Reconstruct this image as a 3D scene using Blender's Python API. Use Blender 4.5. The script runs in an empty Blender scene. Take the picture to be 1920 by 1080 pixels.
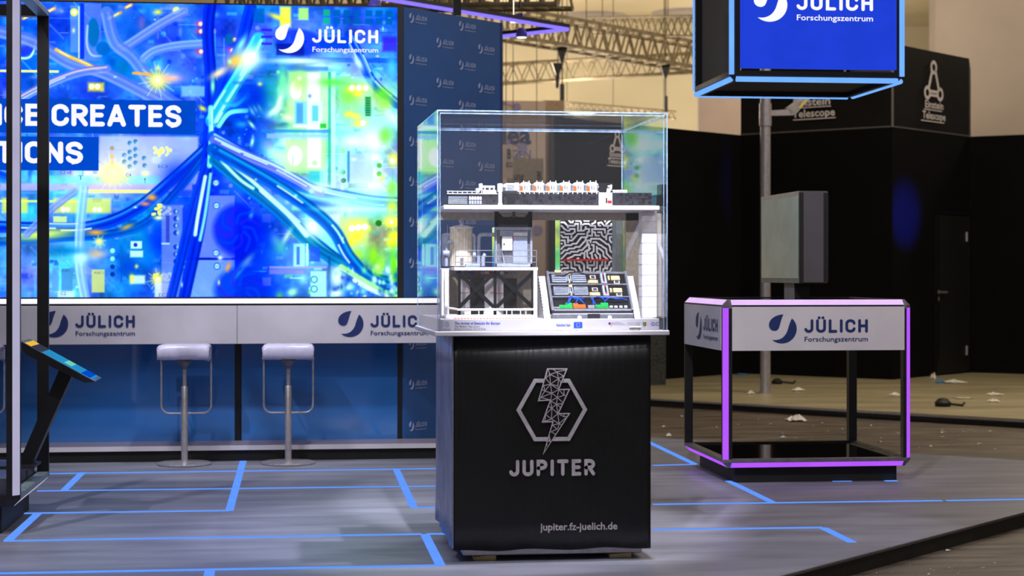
import bpy, bmesh, math, random
import numpy as np
from mathutils import Vector, Matrix
random.seed(7)
scene = bpy.context.scene
COL = scene.collection

# ------------------------------------------------------------------ camera
FOC, CX, HZ, CH = 3400.0, 960.0, 510.0, 1.3      # focal length and horizon in px of the 1920 px frame, eye height in m
TH = math.atan(0.1176)
FWD = Vector((math.sin(TH), math.cos(TH), 0)); RGT = Vector((math.cos(TH), -math.sin(TH), 0))
CAM = Vector((0, 0, CH))
cd = bpy.data.cameras.new('camera'); cam = bpy.data.objects.new('camera', cd); COL.objects.link(cam)
cam.location = CAM; cam.rotation_euler = (math.radians(90), 0, -TH)
cd.sensor_width = 36; cd.lens = FOC*36/1920; cd.shift_y = -(540-HZ)/1920
cd.clip_end = 200
cd.dof.use_dof = True; cd.dof.focus_distance = 9.6; cd.dof.aperture_fstop = 3.6
scene.camera = cam

# ------------------------------------------------------------------ world, lights, exposure
scene.view_settings.view_transform = 'Standard'; scene.view_settings.look = 'None'
scene.view_settings.exposure = 0.0; scene.view_settings.gamma = 1.0
scene.view_settings.use_curve_mapping = False
world = bpy.data.worlds.new('hall_light'); scene.world = world; world.use_nodes = True
bg = world.node_tree.nodes['Background']; bg.inputs[0].default_value = (1.0, 0.90, 0.80, 1); bg.inputs[1].default_value = 0.13

def light(name, kind, loc, power, col=(1, 1, 1), target=None, size=.3, sizey=None, angle=60, blend=.3):
    d = bpy.data.lights.new(name, kind); d.energy = power; d.color = col
    if kind == 'AREA':
        d.size = size
        if sizey: d.shape = 'RECTANGLE'; d.size_y = sizey
    elif kind == 'SPOT':
        d.spot_size = math.radians(angle); d.spot_blend = blend; d.shadow_soft_size = size
    else:
        d.shadow_soft_size = size
    o = bpy.data.objects.new(name, d); COL.objects.link(o); o.location = loc
    if target is not None:
        o.rotation_euler = (Vector(target)-Vector(loc)).to_track_quat('-Z', 'Y').to_euler()
    return o
WARM = (1, .87, .68); COOL = (.88, .90, 1.0)
# unseen warm lamps added for hall walls and ceiling; one lights the rear truss
for x, y, z, p in [(1.5, 33, 3.4, 420), (5.4, 34.3, 4.75, 90), (6.5, 36.5, 3.2, 420), (13, 33, 4, 300), (-6, 31, 5, 280), (4, 41, 5.2, 420), (10.5, 41, 5.2, 300), (11.5, 24.5, 6.0, 150), (8.5, 27.5, 5.4, 170), (3.2, 25.5, 5.2, 110)]:
    light('hall_fill', 'POINT', (x, y, z), p, WARM, size=.5)
light('aisle_lamp', 'AREA', (7.5, 16, 6.4), 260, WARM, (7, 18.5, 0), size=3)
light('aisle_lamp', 'AREA', (5.0, 8.0, 5.6), 40, WARM, (5, 9, 0), size=2)
# stand spotlights from the overhead truss, then an added low fill
light('stand_spot', 'SPOT', (0.7, 5.6, 4.3), 1500, COOL, (1.15, 8.6, 1.45), size=.05, angle=23, blend=.35)
light('stand_spot', 'SPOT', (1.9, 8.0, 4.7), 900, COOL, (1.2, 8.7, 1.4), size=.05, angle=34, blend=.5)
light('stand_spot', 'SPOT', (-1.3, 10.7, 4.6), 300, COOL, (-.9, 12.3, 1.0), size=.10, angle=40, blend=.8)
light('stand_spot', 'SPOT', (0.3, 10.7, 4.6), 300, COOL, (-.05, 12.3, 1.0), size=.10, angle=40, blend=.8)
light('stand_spot', 'SPOT', (-2.4, 7.2, 4.8), 420, COOL, (-1.0, 10.2, 0), size=.05, angle=44, blend=.15)
light('stand_spot', 'SPOT', (3.2, 6.0, 4.8), 230, COOL, (1.9, 8.2, 0), size=.04, angle=36, blend=.12)
light('stand_spot', 'SPOT', (1.0, 5.6, 4.6), 620, (1, .95, .94), (2.9, 11.4, .8), size=.10, angle=24, blend=.4)
light('stand_spot', 'SPOT', (-1.8, 5.0, 4.6), 330, COOL, (.3, 8.6, .0), size=.04, angle=38, blend=.12)
light('stand_spot', 'SPOT', (4.8, 9.0, 4.8), 70, (1, .92, .88), (3.8, 10.4, 0), size=.05, angle=52, blend=.2)
light('stand_spot', 'SPOT', (-.6, 9.0, 4.6), 320, COOL, (1.0, 12.8, 2.2), size=.10, angle=44, blend=.7)
light('stand_spot', 'SPOT', (-.9, 1.5, 3.1), 520, (1, .97, .96), (1.15, 8.7, 1.5), size=.05, angle=11, blend=.4)  # low frontal fill, added to brighten the models in the case
light('stand_fill', 'AREA', (0.2, 6.0, 5.2), 80, COOL, (0.6, 10.0, .3), size=3.0)
light('blue_wash', 'SPOT', (9.0, 19.7, 1.5), 1500, (.01, .03, 1), (7.52, 21.25, 1.95), size=.05, angle=23, blend=1)

# ------------------------------------------------------------------ helpers
def s2l(c):
    c = c/255.0
    return c/12.92 if c <= .04045 else ((c+.055)/1.055)**2.4
def rgb(c): return tuple(s2l(v) for v in c)+(1,)

def mat(name, col, rough=.5, metal=0.0, noise=.08, scale=25, bump=0.0, bscale=60, coat=0.0, spec=.5, stretch=None, emis=0.0, mix=None):
    m = bpy.data.materials.new(name); m.use_nodes = True
    nt = m.node_tree; b = nt.nodes['Principled BSDF']
    tc = nt.nodes.new('ShaderNodeTexCoord'); mp = nt.nodes.new('ShaderNodeMapping')
    nt.links.new(tc.outputs['Object'], mp.inputs[0])
    if stretch: mp.inputs['Scale'].default_value = stretch
    n = nt.nodes.new('ShaderNodeTexNoise'); n.inputs['Scale'].default_value = scale; n.inputs['Detail'].default_value = 5
    nt.links.new(mp.outputs[0], n.inputs['Vector'])
    r = nt.nodes.new('ShaderNodeValToRGB'); c = rgb(col)
    lo = tuple(v*(1-noise*2.2) for v in c[:3])+(1,); hi = tuple(min(1, v*(1+noise*2.2)) for v in c[:3])+(1,)
    if mix: hi = rgb(mix)
    r.color_ramp.elements[0].color = lo; r.color_ramp.elements[1].color = hi
    r.color_ramp.elements[0].position = .3; r.color_ramp.elements[1].position = .7
    nt.links.new(n.outputs['Fac'], r.inputs[0]); nt.links.new(r.outputs[0], b.inputs['Base Color'])
    b.inputs['Roughness'].default_value = rough; b.inputs['Metallic'].default_value = metal
    b.inputs['Specular IOR Level'].default_value = spec; b.inputs['Coat Weight'].default_value = coat
    b.inputs['Coat Roughness'].default_value = .04
    if bump:
        n2 = nt.nodes.new('ShaderNodeTexNoise'); n2.inputs['Scale'].default_value = bscale; n2.inputs['Detail'].default_value = 4
        nt.links.new(mp.outputs[0], n2.inputs['Vector'])
        bp = nt.nodes.new('ShaderNodeBump'); bp.inputs['Strength'].default_value = bump; bp.inputs['Distance'].default_value = .01
        nt.links.new(n2.outputs['Fac'], bp.inputs['Height']); nt.links.new(bp.outputs[0], b.inputs['Normal'])
    if emis:
        nt.links.new(r.outputs[0], b.inputs['Emission Color']); b.inputs['Emission Strength'].default_value = emis
    return m

def lamp_mat(name, col, strength):
    m = bpy.data.materials.new(name); m.use_nodes = True; nt = m.node_tree
    for n in list(nt.nodes): nt.nodes.remove(n)
    o = nt.nodes.new('ShaderNodeOutputMaterial'); e = nt.nodes.new('ShaderNodeEmission')
    tc = nt.nodes.new('ShaderNodeTexCoord'); n = nt.nodes.new('ShaderNodeTexNoise'); n.inputs['Scale'].default_value = 6
    mr = nt.nodes.new('ShaderNodeMapRange'); mr.inputs['To Min'].default_value = strength*.88; mr.inputs['To Max'].default_value = strength*1.12
    nt.links.new(tc.outputs['Object'], n.inputs['Vector']); nt.links.new(n.outputs['Fac'], mr.inputs['Value'])
    e.inputs[0].default_value = rgb(col); nt.links.new(mr.outputs[0], e.inputs[1]); nt.links.new(e.outputs[0], o.inputs[0])
    return m

class MB:
    """collects geometry in world coordinates and links it as one mesh object"""
    def __init__(s): s.v = []; s.f = []; s.m = []; s.cur = 0
    def add(s, vs, fs):
        b = len(s.v); s.v += [Vector(p) for p in vs]; s.f += [[i+b for i in f] for f in fs]; s.m += [s.cur]*len(fs); return s
    def box(s, a, b):
        x0, y0, z0 = [min(a[i], b[i]) for i in range(3)]; x1, y1, z1 = [max(a[i], b[i]) for i in range(3)]
        return s.add([(x0, y0, z0), (x1, y0, z0), (x1, y1, z0), (x0, y1, z0), (x0, y0, z1), (x1, y0, z1), (x1, y1, z1), (x0, y1, z1)],
                     [(0, 3, 2, 1), (4, 5, 6, 7), (0, 1, 5, 4), (1, 2, 6, 5), (2, 3, 7, 6), (3, 0, 4, 7)])
    def bbox(s, a, b, r=.004):
        """box with bevelled edges"""
        bm = bmesh.new(); bmesh.ops.create_cube(bm, size=1)
        a = Vector(a); b = Vector(b); c = (a+b)/2; d = b-a
        for v in bm.verts: v.co = Vector((v.co.x*abs(d.x), v.co.y*abs(d.y), v.co.z*abs(d.z)))+c
        r = min(r, abs(d.x)*.3, abs(d.y)*.3, abs(d.z)*.3)
        bmesh.ops.bevel(bm, geom=list(bm.edges), offset=r, segments=1, affect='EDGES')
        return s.bm(bm)
    def bm(s, bm):
        bm.verts.index_update()
        s.add([v.co.copy() for v in bm.verts], [[v.index for v in f.verts] for f in bm.faces]); bm.free(); return s
    def hull(s, pts):
        bm = bmesh.new(); vs = [bm.verts.new(p) for p in pts]
        bmesh.ops.convex_hull(bm, input=vs); return s.bm(bm)
    def prism(s, poly, ext):
        n = len(poly); ext = Vector(ext); poly = [Vector(p) for p in poly]
        fs = [list(range(n))[::-1], list(range(n, 2*n))]+[(i, (i+1) % n, n+(i+1) % n, n+i) for i in range(n)]
        return s.add(poly+[p+ext for p in poly], fs)
    def tube(s, path, r, n=10, closed=False, r2=None):
        path = [Vector(p) for p in path]; N = len(path); up = None; rings = []
        for i, p in enumerate(path):
            if closed: t = (path[(i+1) % N]-path[i-1]).normalized()
            else: t = (path[min(i+1, N-1)]-path[max(i-1, 0)]).normalized()
            if up is None:
                up = Vector((0, 0, 1)) if abs(t.z) < .9 else Vector((1, 0, 0))
            a = (up-t*up.dot(t))
            if a.length < 1e-4: a = t.orthogonal()
            a.normalize(); up = a; b = t.cross(a)
            rr = r if r2 is None else r+(r2-r)*i/(N-1)
            rings.append([p+(a*math.cos(2*math.pi*k/n)+b*math.sin(2*math.pi*k/n))*rr for k in range(n)])
        vs = [p for rg in rings for p in rg]; fs = []
        for i in range(N if closed else N-1):
            j = (i+1) % N
            for k in range(n): fs.append((i*n+k, i*n+(k+1) % n, j*n+(k+1) % n, j*n+k))
        if not closed: fs += [list(range(n))[::-1], [(N-1)*n+k for k in range(n)]]
        return s.add(vs, fs)
    def lathe(s, c, prof, n=32):
        """prof: (radius, z) pairs about a vertical axis through c"""
        c = Vector(c); vs = []; fs = []
        for r, z in prof:
            for k in range(n): vs.append(c+Vector((r*math.cos(2*math.pi*k/n), r*math.sin(2*math.pi*k/n), z)))
        for i in range(len(prof)-1):
            for k in range(n): fs.append((i*n+k, i*n+(k+1) % n, (i+1)*n+(k+1) % n, (i+1)*n+k))
        fs += [list(range(n))[::-1], [(len(prof)-1)*n+k for k in range(n)]]
        return s.add(vs, fs)
    def build(s, name, mats, parent=None, smooth=False, origin=None):
        if not isinstance(mats, (list, tuple)): mats = [mats]
        if parent is not None:
            off = Vector(parent.get('_o', (0, 0, 0)))
        elif origin is not None: off = Vector(origin)
        else:
            xs = [p.x for p in s.v]; ys = [p.y for p in s.v]; zs = [p.z for p in s.v]
            off = Vector(((min(xs)+max(xs))/2, (min(ys)+max(ys))/2, min(zs)))
        me = bpy.data.meshes.new(name); me.from_pydata([p-off for p in s.v], [], s.f)
        for m in mats: me.materials.append(m)
        if len(mats) > 1: me.polygons.foreach_set('material_index', s.m)
        if smooth:
            me.polygons.foreach_set('use_smooth', [True]*len(me.polygons))
            try: me.set_sharp_from_angle(angle=math.radians(40))
            except Exception: pass
        me.update(); o = bpy.data.objects.new(name, me); COL.objects.link(o)
        if parent is not None: o.parent = parent; o['_o'] = tuple(off)
        else: o.location = off; o['_o'] = tuple(off)
        return o

def tag(o, label=None, cat=None, group=None, kind=None):
    if label: o['label'] = label
    if cat: o['category'] = cat
    if group: o['group'] = group
    if kind: o['kind'] = kind
    return o
def thing(name, loc, label, cat, group=None):
    o = bpy.data.objects.new(name, None); COL.objects.link(o); o.location = Vector(loc); o['_o'] = tuple(loc)
    return tag(o, label, cat, group)
def structure(o): o['kind'] = 'structure'; return o
def copy_tree(o, parent=None):
    c = o.copy(); COL.objects.link(c)
    if parent is not None: c.parent = parent
    for ch in [k for k in COL.objects if k.parent == o]: copy_tree(ch, c)
    return c

def ray(px, py): return FWD+RGT*((px-CX)/FOC)+Vector((0, 0, 1))*((HZ-py)/FOC)
def atz(px, py, z=0.0):
    d = ray(px, py); return CAM+d*((z-CH)/d.z)
def aty(px, py, Y):
    d = ray(px, py); return CAM+d*(Y/d.y)
def atd(px, py, dep): return CAM+ray(px, py)*dep
class Plane:
    """a vertical plane through two ground points"""
    def __init__(s, A, B):
        s.A = Vector((A[0], A[1], 0)); s.u = Vector((B[0]-A[0], B[1]-A[1], 0)).normalized()
        s.n = Vector((s.u.y, -s.u.x, 0))
        if s.n.dot(CAM-s.A) < 0: s.n = -s.n
    def pt(s, px, py, off=0.0):
        d = ray(px, py); A = s.A+s.n*off
        return CAM+d*((A-CAM).dot(s.n)/d.dot(s.n))
def yplane(Y): return Plane((0, Y), (1, Y))
def pbox(mb, x0, y0, x1, y1, Y, dep, bev=0):
    """box whose front face, on the plane Y, spans the given photo rectangle and which goes back by dep"""
    xm = (x0+x1)/2; ym = (y0+y1)/2
    a = aty(x0, ym, Y).x; b = aty(x1, ym, Y).x; zt = aty(xm, y0, Y).z; zb = aty(xm, y1, Y).z
    if bev: mb.bbox((a, Y, zb), (b, Y+dep, zt), bev)
    else: mb.box((a, Y, zb), (b, Y+dep, zt))
    return a, b, zb, zt

# ------------------------------------------------------------------ lettering
def arc(cx, cy, rx, ry, a0, a1, n=7):
    return [(cx+rx*math.cos(math.radians(a0+(a1-a0)*i/n)), cy+ry*math.sin(math.radians(a0+(a1-a0)*i/n))) for i in range(n+1)]
def glyph(ch):
    """stroke centre lines for cap height 1; returns (width, strokes)"""
    if ch == 'J': w = .46; return w, [[(w, 1), (w, .26)]+arc(w-.23, .26, .23, .26, 0, -165, 8)]
    if ch == 'U': w = .52; return w, [[(0, 1), (0, .26)]+arc(.26, .26, .26, .26, 180, 360, 8)+[(w, 1)]]
    if ch == 'Ü': w, s = glyph('U'); return w, s+[[(.12, 1.27), (.121, 1.27)], [(.40, 1.27), (.401, 1.27)]]
    if ch == 'L': w = .42; return w, [[(0, 1), (0, 0), (w, 0)]]
    if ch == 'I': return 0.0, [[(0, 1), (0, 0)]]
    if ch == 'C': w = .54; return w, [arc(.27, .73, .27, .27, 5, 180, 7)+[(0, .27)]+arc(.27, .27, .27, .27, 180, 355, 7)]
    if ch == 'H': w = .50; return w, [[(0, 1), (0, 0)], [(w, 1), (w, 0)], [(0, .5), (w, .5)]]
    if ch == 'P': w = .50; return w, [[(0, 0), (0, 1), (.24, 1)]+arc(.24, .74, .26, .26, 90, -90, 8)+[(0, .48)]]
    if ch == 'R': w = .50; return w, [[(0, 0), (0, 1), (.24, 1)]+arc(.24, .74, .26, .26, 90, -90, 8)+[(0, .48)], [(.22, .48), (.50, 0)]]
    if ch == 'T': w = .56; return w, [[(0, 1), (w, 1)], [(w/2, 1), (w/2, 0)]]
    if ch == 'E': w = .42; return w, [[(w, 1), (0, 1), (0, 0), (w, 0)], [(0, .52), (w*.88, .52)]]
    if ch == 'A': w = .60; return w, [[(0, 0), (w/2-.02, 1), (w/2+.02, 1), (w, 0)], [(.09, .27), (w-.09, .27)]]
    if ch == 'N': w = .50; return w, [[(0, 0), (0, 1)], [(0, .99), (w, .01)], [(w, 0), (w, 1)]]
    if ch == 'O': w = .54; return w, [arc(.27, .73, .27, .27, 0, 180, 8)+arc(.27, .27, .27, .27, 180, 360, 8)+[(.54, .73)]]
    if ch == 'S': w = .50; return w, [arc(.25, .755, .25, .245, 15, 90, 4)+arc(.25, .755, .25, .245, 90, 225, 5)+arc(.25, .245, .25, .265, 50, -90, 6)+arc(.25, .245, .25, .245, -90, -165, 4)]
    return .35, []
_layer = [0]
def ribbon(vs, fs, pts, t, cap=8):
    """mitred flat stroke with round ends; every stroke lies a hair above the one before, so crossings stay clean"""
    h = t/2; P = [pts[0]]
    for p in pts[1:]:
        if math.hypot(p[0]-P[-1][0], p[1]-P[-1][1]) > 1e-5: P.append(p)
    _layer[0] = (_layer[0]+1) % 4; z = _layer[0]*.00025
    if len(P) < 2 or (len(P) == 2 and math.hypot(P[1][0]-P[0][0], P[1][1]-P[0][1]) < t*.05):
        x, y = P[0]; b = len(vs); vs += [(x+h*math.cos(2*math.pi*k/12), y+h*math.sin(2*math.pi*k/12), z) for k in range(12)]; fs.append(tuple(range(b, b+12))); return
    closed = math.hypot(P[0][0]-P[-1][0], P[0][1]-P[-1][1]) < 1e-4
    if closed: P = P[:-1]
    N = len(P); D = []
    for i in range(N if closed else N-1):
        a, c = P[i], P[(i+1) % N]; l = math.hypot(c[0]-a[0], c[1]-a[1]) or 1; D.append(((c[0]-a[0])/l, (c[1]-a[1])/l))
    b = len(vs)
    for i in range(N):
        d0 = D[i-1] if (i > 0 or closed) else D[0]; d1 = D[i] if i < len(D) else D[-1]
        nx, ny = -(d0[1]+d1[1]), d0[0]+d1[0]; l = math.hypot(nx, ny) or 1; nx /= l; ny /= l
        k = h/max(.35, (-d1[1]*nx+d1[0]*ny)); x, y = P[i]
        vs += [(x+nx*k, y+ny*k, z), (x-nx*k, y-ny*k, z)]
    for i in range(N if closed else N-1):
        j = (i+1) % N; fs.append((b+2*i+1, b+2*j+1, b+2*j, b+2*i))
    if not closed:
        for (x, y), (dx, dy) in ((P[0], (-D[0][0], -D[0][1])), (P[-1], D[-1])):
            b = len(vs); a0 = math.atan2(dy, dx)-math.pi/2
            vs += [(x+h*math.cos(a0+math.pi*k/6), y+h*math.sin(a0+math.pi*k/6), z) for k in range(7)]; fs.append(tuple(range(b, b+7)))
def stroke_text(text, t=.2, gap=.24, space=.3):
    """2D lettering in the unit box: x 0..1 over the word, y 0..1 over the capitals"""
    vs = []; fs = []; x = t/2
    for ch in text:
        if ch == ' ': x += space; continue
        w, strokes = glyph(ch)
        for st in strokes:
            pts = [(x+a, t/2+b*(1-t)) for a, b in st]
            ribbon(vs, fs, pts, t*(1.0 if st[0][1] < 1.2 else 1.05), 12 if len(st) < 3 else 8)
        x += w+t+gap*.42
    W = x-t/2-gap*.42
    return [(a/W, b, c) for a, b, c in vs], fs, W
_fc = {}
def font_text(text, bold=.0):
    key = (text, bold)
    if key in _fc: return _fc[key]
    def mesh(tx):
        cu = bpy.data.curves.new('t', 'FONT'); cu.body = tx; cu.size = 1; cu.offset = bold; cu.resolution_u = 2; cu.fill_mode = 'FRONT'
        ob = bpy.data.objects.new('t', cu); COL.objects.link(ob)
        dg = bpy.context.evaluated_depsgraph_get(); me = bpy.data.meshes.new_from_object(ob.evaluated_get(dg))
        v = [(p.co.x, p.co.y) for p in me.vertices]; f = [tuple(q.vertices) for q in me.polygons]
        bpy.data.objects.remove(ob); bpy.data.curves.remove(cu); bpy.data.meshes.remove(me); return v, f
    hv, _ = mesh('H'); cap = max(p[1] for p in hv)
    v, f = mesh(text); x0 = min(p[0] for p in v); x1 = max(p[0] for p in v)
    r = ([((p[0]-x0)/(x1-x0), p[1]/cap) for p in v], f, (x1-x0)/cap); _fc[key] = r; return r

def flat(mb, vs, fs, O, u, v, n, off):
    """places flat 2D artwork (already scaled to metres) on a surface"""
    mb.add([O+u*p[0]+v*p[1]+n*(off+(p[2] if len(p) > 2 else 0)) for p in vs], [list(f) for f in fs])
def write(name, text, plane, px0, px1, pyb, cap_px, m, parent, stroke=None, bold=.0, off=.004, dy=0.0):
    """lettering on a wall plane: from px0 to px1 along the baseline pyb, capitals cap_px tall"""
    O = plane.pt(px0, pyb); E = plane.pt(px1, pyb); T = plane.pt(px0, pyb-cap_px)
    u = plane.u*(1 if (E-O).dot(plane.u) > 0 else -1); w = abs((E-O).dot(u)); h = T.z-O.z
    vs, fs, _ = stroke_text(text, stroke, .5 if text == 'JUPITER' else .24) if stroke else font_text(text, bold)
    mb = MB(); flat(mb, [(p[0]*w, p[1]*h)+tuple(p[2:]) for p in vs], fs, O, u, Vector((0, 0, 1)), plane.n, off)
    return mb.build(name, m, parent)

def bez(p0, p1, p2, p3, n=8):
    o = []
    for i in range(n):
        t = i/n; a = (1-t)**3; b = 3*t*(1-t)**2; c = 3*t*t*(1-t); d = t**3
        o.append((a*p0[0]+b*p1[0]+c*p2[0]+d*p3[0], a*p0[1]+b*p1[1]+c*p2[1]+d*p3[1]))
    return o
def nrm(p): return ((p[0]-545)/148, (308-p[1])/148)
LEAF = [nrm(p) for p in bez((618, 160), (580, 161), (545, 182), (545, 214))+bez((545, 214), (545, 233), (560, 244), (576, 243))+bez((576, 243), (603, 241), (596, 205), (618, 160))]
CRES = [nrm(p) for p in bez((660, 180), (693, 205), (694, 262), (655, 292), 10)+bez((655, 292), (625, 314), (585, 310), (561, 288), 10)]
CRES2 = [nrm(p) for p in bez((561, 288), (602, 296), (630, 272), (640, 236), 10)+bez((640, 236), (646, 212), (652, 198), (660, 180), 10)]
def emblem_art():
    """leaf and crescent; the crescent is cut into quads between its outer and inner edge"""
    vs = list(LEAF); fs = [tuple(range(len(LEAF)))]
    inner = CRES2[::-1]; outer = CRES[:]; outer.append(nrm((561, 288))); inner = [nrm((660, 180))]+inner
    n = min(len(inner), len(outer)); b = len(vs); vs += outer[:n]+inner[:n]
    for i in range(n-1): fs.append((b+i, b+i+1, b+n+i+1, b+n+i))
    return vs, fs
def logo_art():
    parts = [emblem_art()]
    vs, fs, _ = stroke_text('JÜLICH', .205, .46); parts.append(([(1.196+a*2.169, .37+b*.46, c) for a, b, c in vs], fs))
    vs, fs, _ = font_text('Forschungszentrum', .012); parts.append(([(1.21+a*2.155, .07+b*.165) for a, b in vs], fs))
    return parts
def logo(parent, plane, px0, px1, py0, py1, m, off=.004, joined=False, name='logo'):
    """institute logo: emblem spans py0..py1, whole mark spans px0..px1"""
    O = plane.pt(px0, py1); E = plane.pt(px1, py1); T = plane.pt(px0, py0)
    u = plane.u*(1 if (E-O).dot(plane.u) > 0 else -1); w = abs((E-O).dot(u))/3.365; h = T.z-O.z
    out = []; mb = MB()
    for nm, (vs, fs) in zip(('emblem', 'lettering', 'subtitle'), logo_art()):
        if not joined: mb = MB()
        flat(mb, [(p[0]*w, p[1]*h)+tuple(p[2:]) for p in vs], fs, O, u, Vector((0, 0, 1)), plane.n, off)
        if not joined: out.append(mb.build(nm, m, parent))
    if joined: out.append(mb.build(name, m, parent))
    return out

# ------------------------------------------------------------------ materials
M = dict(
 floor=mat('stage_floor', (126, 127, 142), .40, noise=.10, scale=2.2, bump=.06, bscale=14, stretch=(.5, 2.5, 1), mix=(147, 147, 162)),
 stage_edge=mat('stage_edge_black', (26, 24, 22), .55, noise=.15),
 hall_floor=mat('hall_floor_worn', (74, 62, 52), .5, noise=.30, scale=3.5, bump=.5, bscale=25, stretch=(.5, 3, 1), mix=(120, 106, 92)),
 film=mat('protective_film_beige', (164, 152, 118), .38, noise=.10, scale=1.2, bump=.5, bscale=4, stretch=(.6, 2, 1), mix=(192, 178, 142)),
 black_wall=mat('black_fabric_wall', (11, 10, 12), .85, noise=.12, scale=2, spec=.12),
 black_up=mat('black_board_fascia', (19, 17, 18), .65, noise=.12, scale=3, spec=.2),
 seam=mat('seam_grey', (98, 92, 92), .6),
 hall_wall=mat('hall_wall_beige', (205, 194, 166), .85, noise=.05, scale=.4),
 hall_wall2=mat('hall_wall_grey', (160, 148, 140), .85, noise=.06, scale=.5),
 ceiling=mat('hall_ceiling', (206, 192, 160), .9, noise=.08, scale=.25),
 truss=mat('aluminium_truss', (150, 136, 110), .55, .3, noise=.15, scale=6),
 blue=mat('blue_gloss_panel', (52, 108, 178), .06, noise=.05, scale=1.5, coat=.35),
 blue_fab=mat('blue_banner', (44, 92, 156), .5, noise=.06, scale=2, bump=.1, bscale=3),
 logo_pale=mat('pale_print', (170, 182, 220), .6, noise=.03),
 white=mat('white_board', (206, 200, 208), .45, noise=.03, scale=4),
 whiteb=mat('white_bricks', (235, 230, 234), .35, noise=.05, scale=60),
 cream=mat('cream_bricks', (220, 208, 188), .4, noise=.06, scale=50),
 navy=mat('navy_print', (26, 44, 104), .5, noise=.05),
 black=mat('black_metal', (20, 19, 24), .38, noise=.15, scale=12),
 blackg=mat('black_gloss', (12, 12, 14), .09, noise=.15, coat=.3),
 blackm=mat('black_matte', (14, 13, 14), .6, noise=.2),
 grey=mat('grey_metal', (110, 106, 112), .4, .3, noise=.1),
 lgrey=mat('light_grey_bricks', (158, 166, 190), .35, noise=.06, scale=60),
 brace=mat('black_brace_bricks', (10, 10, 15), .55, spec=.2), dgrey=mat('dark_grey_bricks', (36, 34, 42), .45, noise=.15, scale=60),
 mgrey=mat('mid_grey_bricks', (112, 112, 122), .4, noise=.1, scale=60),
 chrome=mat('brushed_steel', (205, 198, 200), .33, .75, noise=.06, scale=30),
 alu=mat('anodised_aluminium', (186, 180, 186), .38, .7, noise=.06, scale=30),
 mirror=mat('polished_side_panel', (200, 215, 220), .06, .95, noise=.03),
 red=mat('red_bricks', (220, 20, 28), .35), orange=mat('orange_bricks', (214, 96, 30), .4), green=mat('green_bricks', (24, 160, 72), .4),
 cable=mat('blue_cable', (20, 84, 220), .35), tan=mat('tan_bricks', (206, 184, 138), .4), dblue=mat('dark_blue_tile', (36, 58, 128), .3),
 dgrey2=mat('anthracite_bricks', (30, 28, 36), .45, noise=.2, scale=40), side_grey=mat('side_grey_plastic', (80, 77, 84), .5, noise=.05, scale=3), mon_bezel=mat('olive_grey_bezel', (120, 124, 116), .4), mesh=mat('woven_grey', (58, 62, 60), .8, noise=.3, scale=60), greyish=mat('tan_wing', (170, 146, 124), .7), film_pale=mat('pale_film', (190, 182, 156), .4),
 rail=mat('grey_green_rail', (140, 160, 166), .4, noise=.05), boxm=mat('dark_box_metal', (70, 70, 88), .4, noise=.1), tray=mat('clear_tray', (60, 66, 80), .3),
 ledge=mat('ledge_grey', (128, 118, 132), .4, noise=.05),
 wood=mat('pale_wood', (200, 180, 130), .6, noise=.15, scale=12),
 paper=mat('crumpled_film_white', (226, 220, 208), .5, noise=.1), card=mat('cardboard', (206, 176, 120), .7, noise=.15),
 bluep=mat('blue_paper', (60, 130, 200), .6), yellow=mat('yellow_tape', (226, 200, 60), .5),
 pinkish=mat('pale_pink_board', (206, 186, 176), .7, noise=.04, scale=1),
 purplep=mat('purple_print', (150, 140, 186), .7), bluet=mat('blue_print', (70, 100, 180), .7), greysign=mat('grey_sign_board', (140, 126, 112), .7),
 inkb=mat('black_print', (24, 26, 34), .7), pprint=mat('pale_print_warm', (226, 216, 216), .6), hprint=mat('silver_print', (186, 176, 182), .5),
 led_blue=lamp_mat('led_strip_blue', (96, 150, 255), 1.05),
 led_tube=lamp_mat('led_tube_blue', (110, 170, 255), 1.15),
 led_purple=lamp_mat('led_strip_purple', (176, 84, 250), 1.1),
 led_lilac=lamp_mat('led_strip_lilac', (216, 180, 255), 1.25),
 led_violet=lamp_mat('led_line_violet', (126, 108, 255), 1.5),
 edge_glow=lamp_mat('overexposed_edge_white', (250, 248, 255), 1.3),
 led_dim=lamp_mat('led_strip_dim_white', (176, 174, 204), .95),
 lamp=lamp_mat('lamp_glow', (255, 245, 225), 3.0),
 scr_blue=lamp_mat('screen_blue', (32, 64, 214), 1.0), scr_white=lamp_mat('screen_white', (244, 244, 255), 1.08),
 scr_band=lamp_mat('screen_caption_blue', (0, 74, 206), 1.0), scr_dark=lamp_mat('screen_small_print', (40, 70, 150), 1.0),
)
# polished cover fabric with creases for the pedestal
def fabric(name, col, rough, wave):
    m = mat(name, col, rough, noise=.15, scale=4); nt = m.node_tree; b = nt.nodes['Principled BSDF']
    w = nt.nodes.new('ShaderNodeTexWave'); w.inputs['Scale'].default_value = 9; w.inputs['Distortion'].default_value = 9; w.inputs['Detail'].default_value = 3
    tc = nt.nodes.new('ShaderNodeTexCoord'); mp = nt.nodes.new('ShaderNodeMapping'); mp.inputs['Scale'].default_value = (1, 1.6, .35)
    nt.links.new(tc.outputs['Object'], mp.inputs[0]); nt.links.new(mp.outputs[0], w.inputs[0])
    bp = nt.nodes.new('ShaderNodeBump'); bp.inputs['Strength'].default_value = wave; bp.inputs['Distance'].default_value = .012
    nt.links.new(w.outputs['Fac'], bp.inputs['Height']); nt.links.new(bp.outputs[0], b.inputs['Normal']); return m
M['cover'] = fabric('black_cover_fabric', (14, 13, 15), .42, .05)
M['cover_side'] = fabric('creased_side_sheen', (128, 132, 162), .34, .5)  # black cloth; the screen's sheen on it is put into the pale colour
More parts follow.
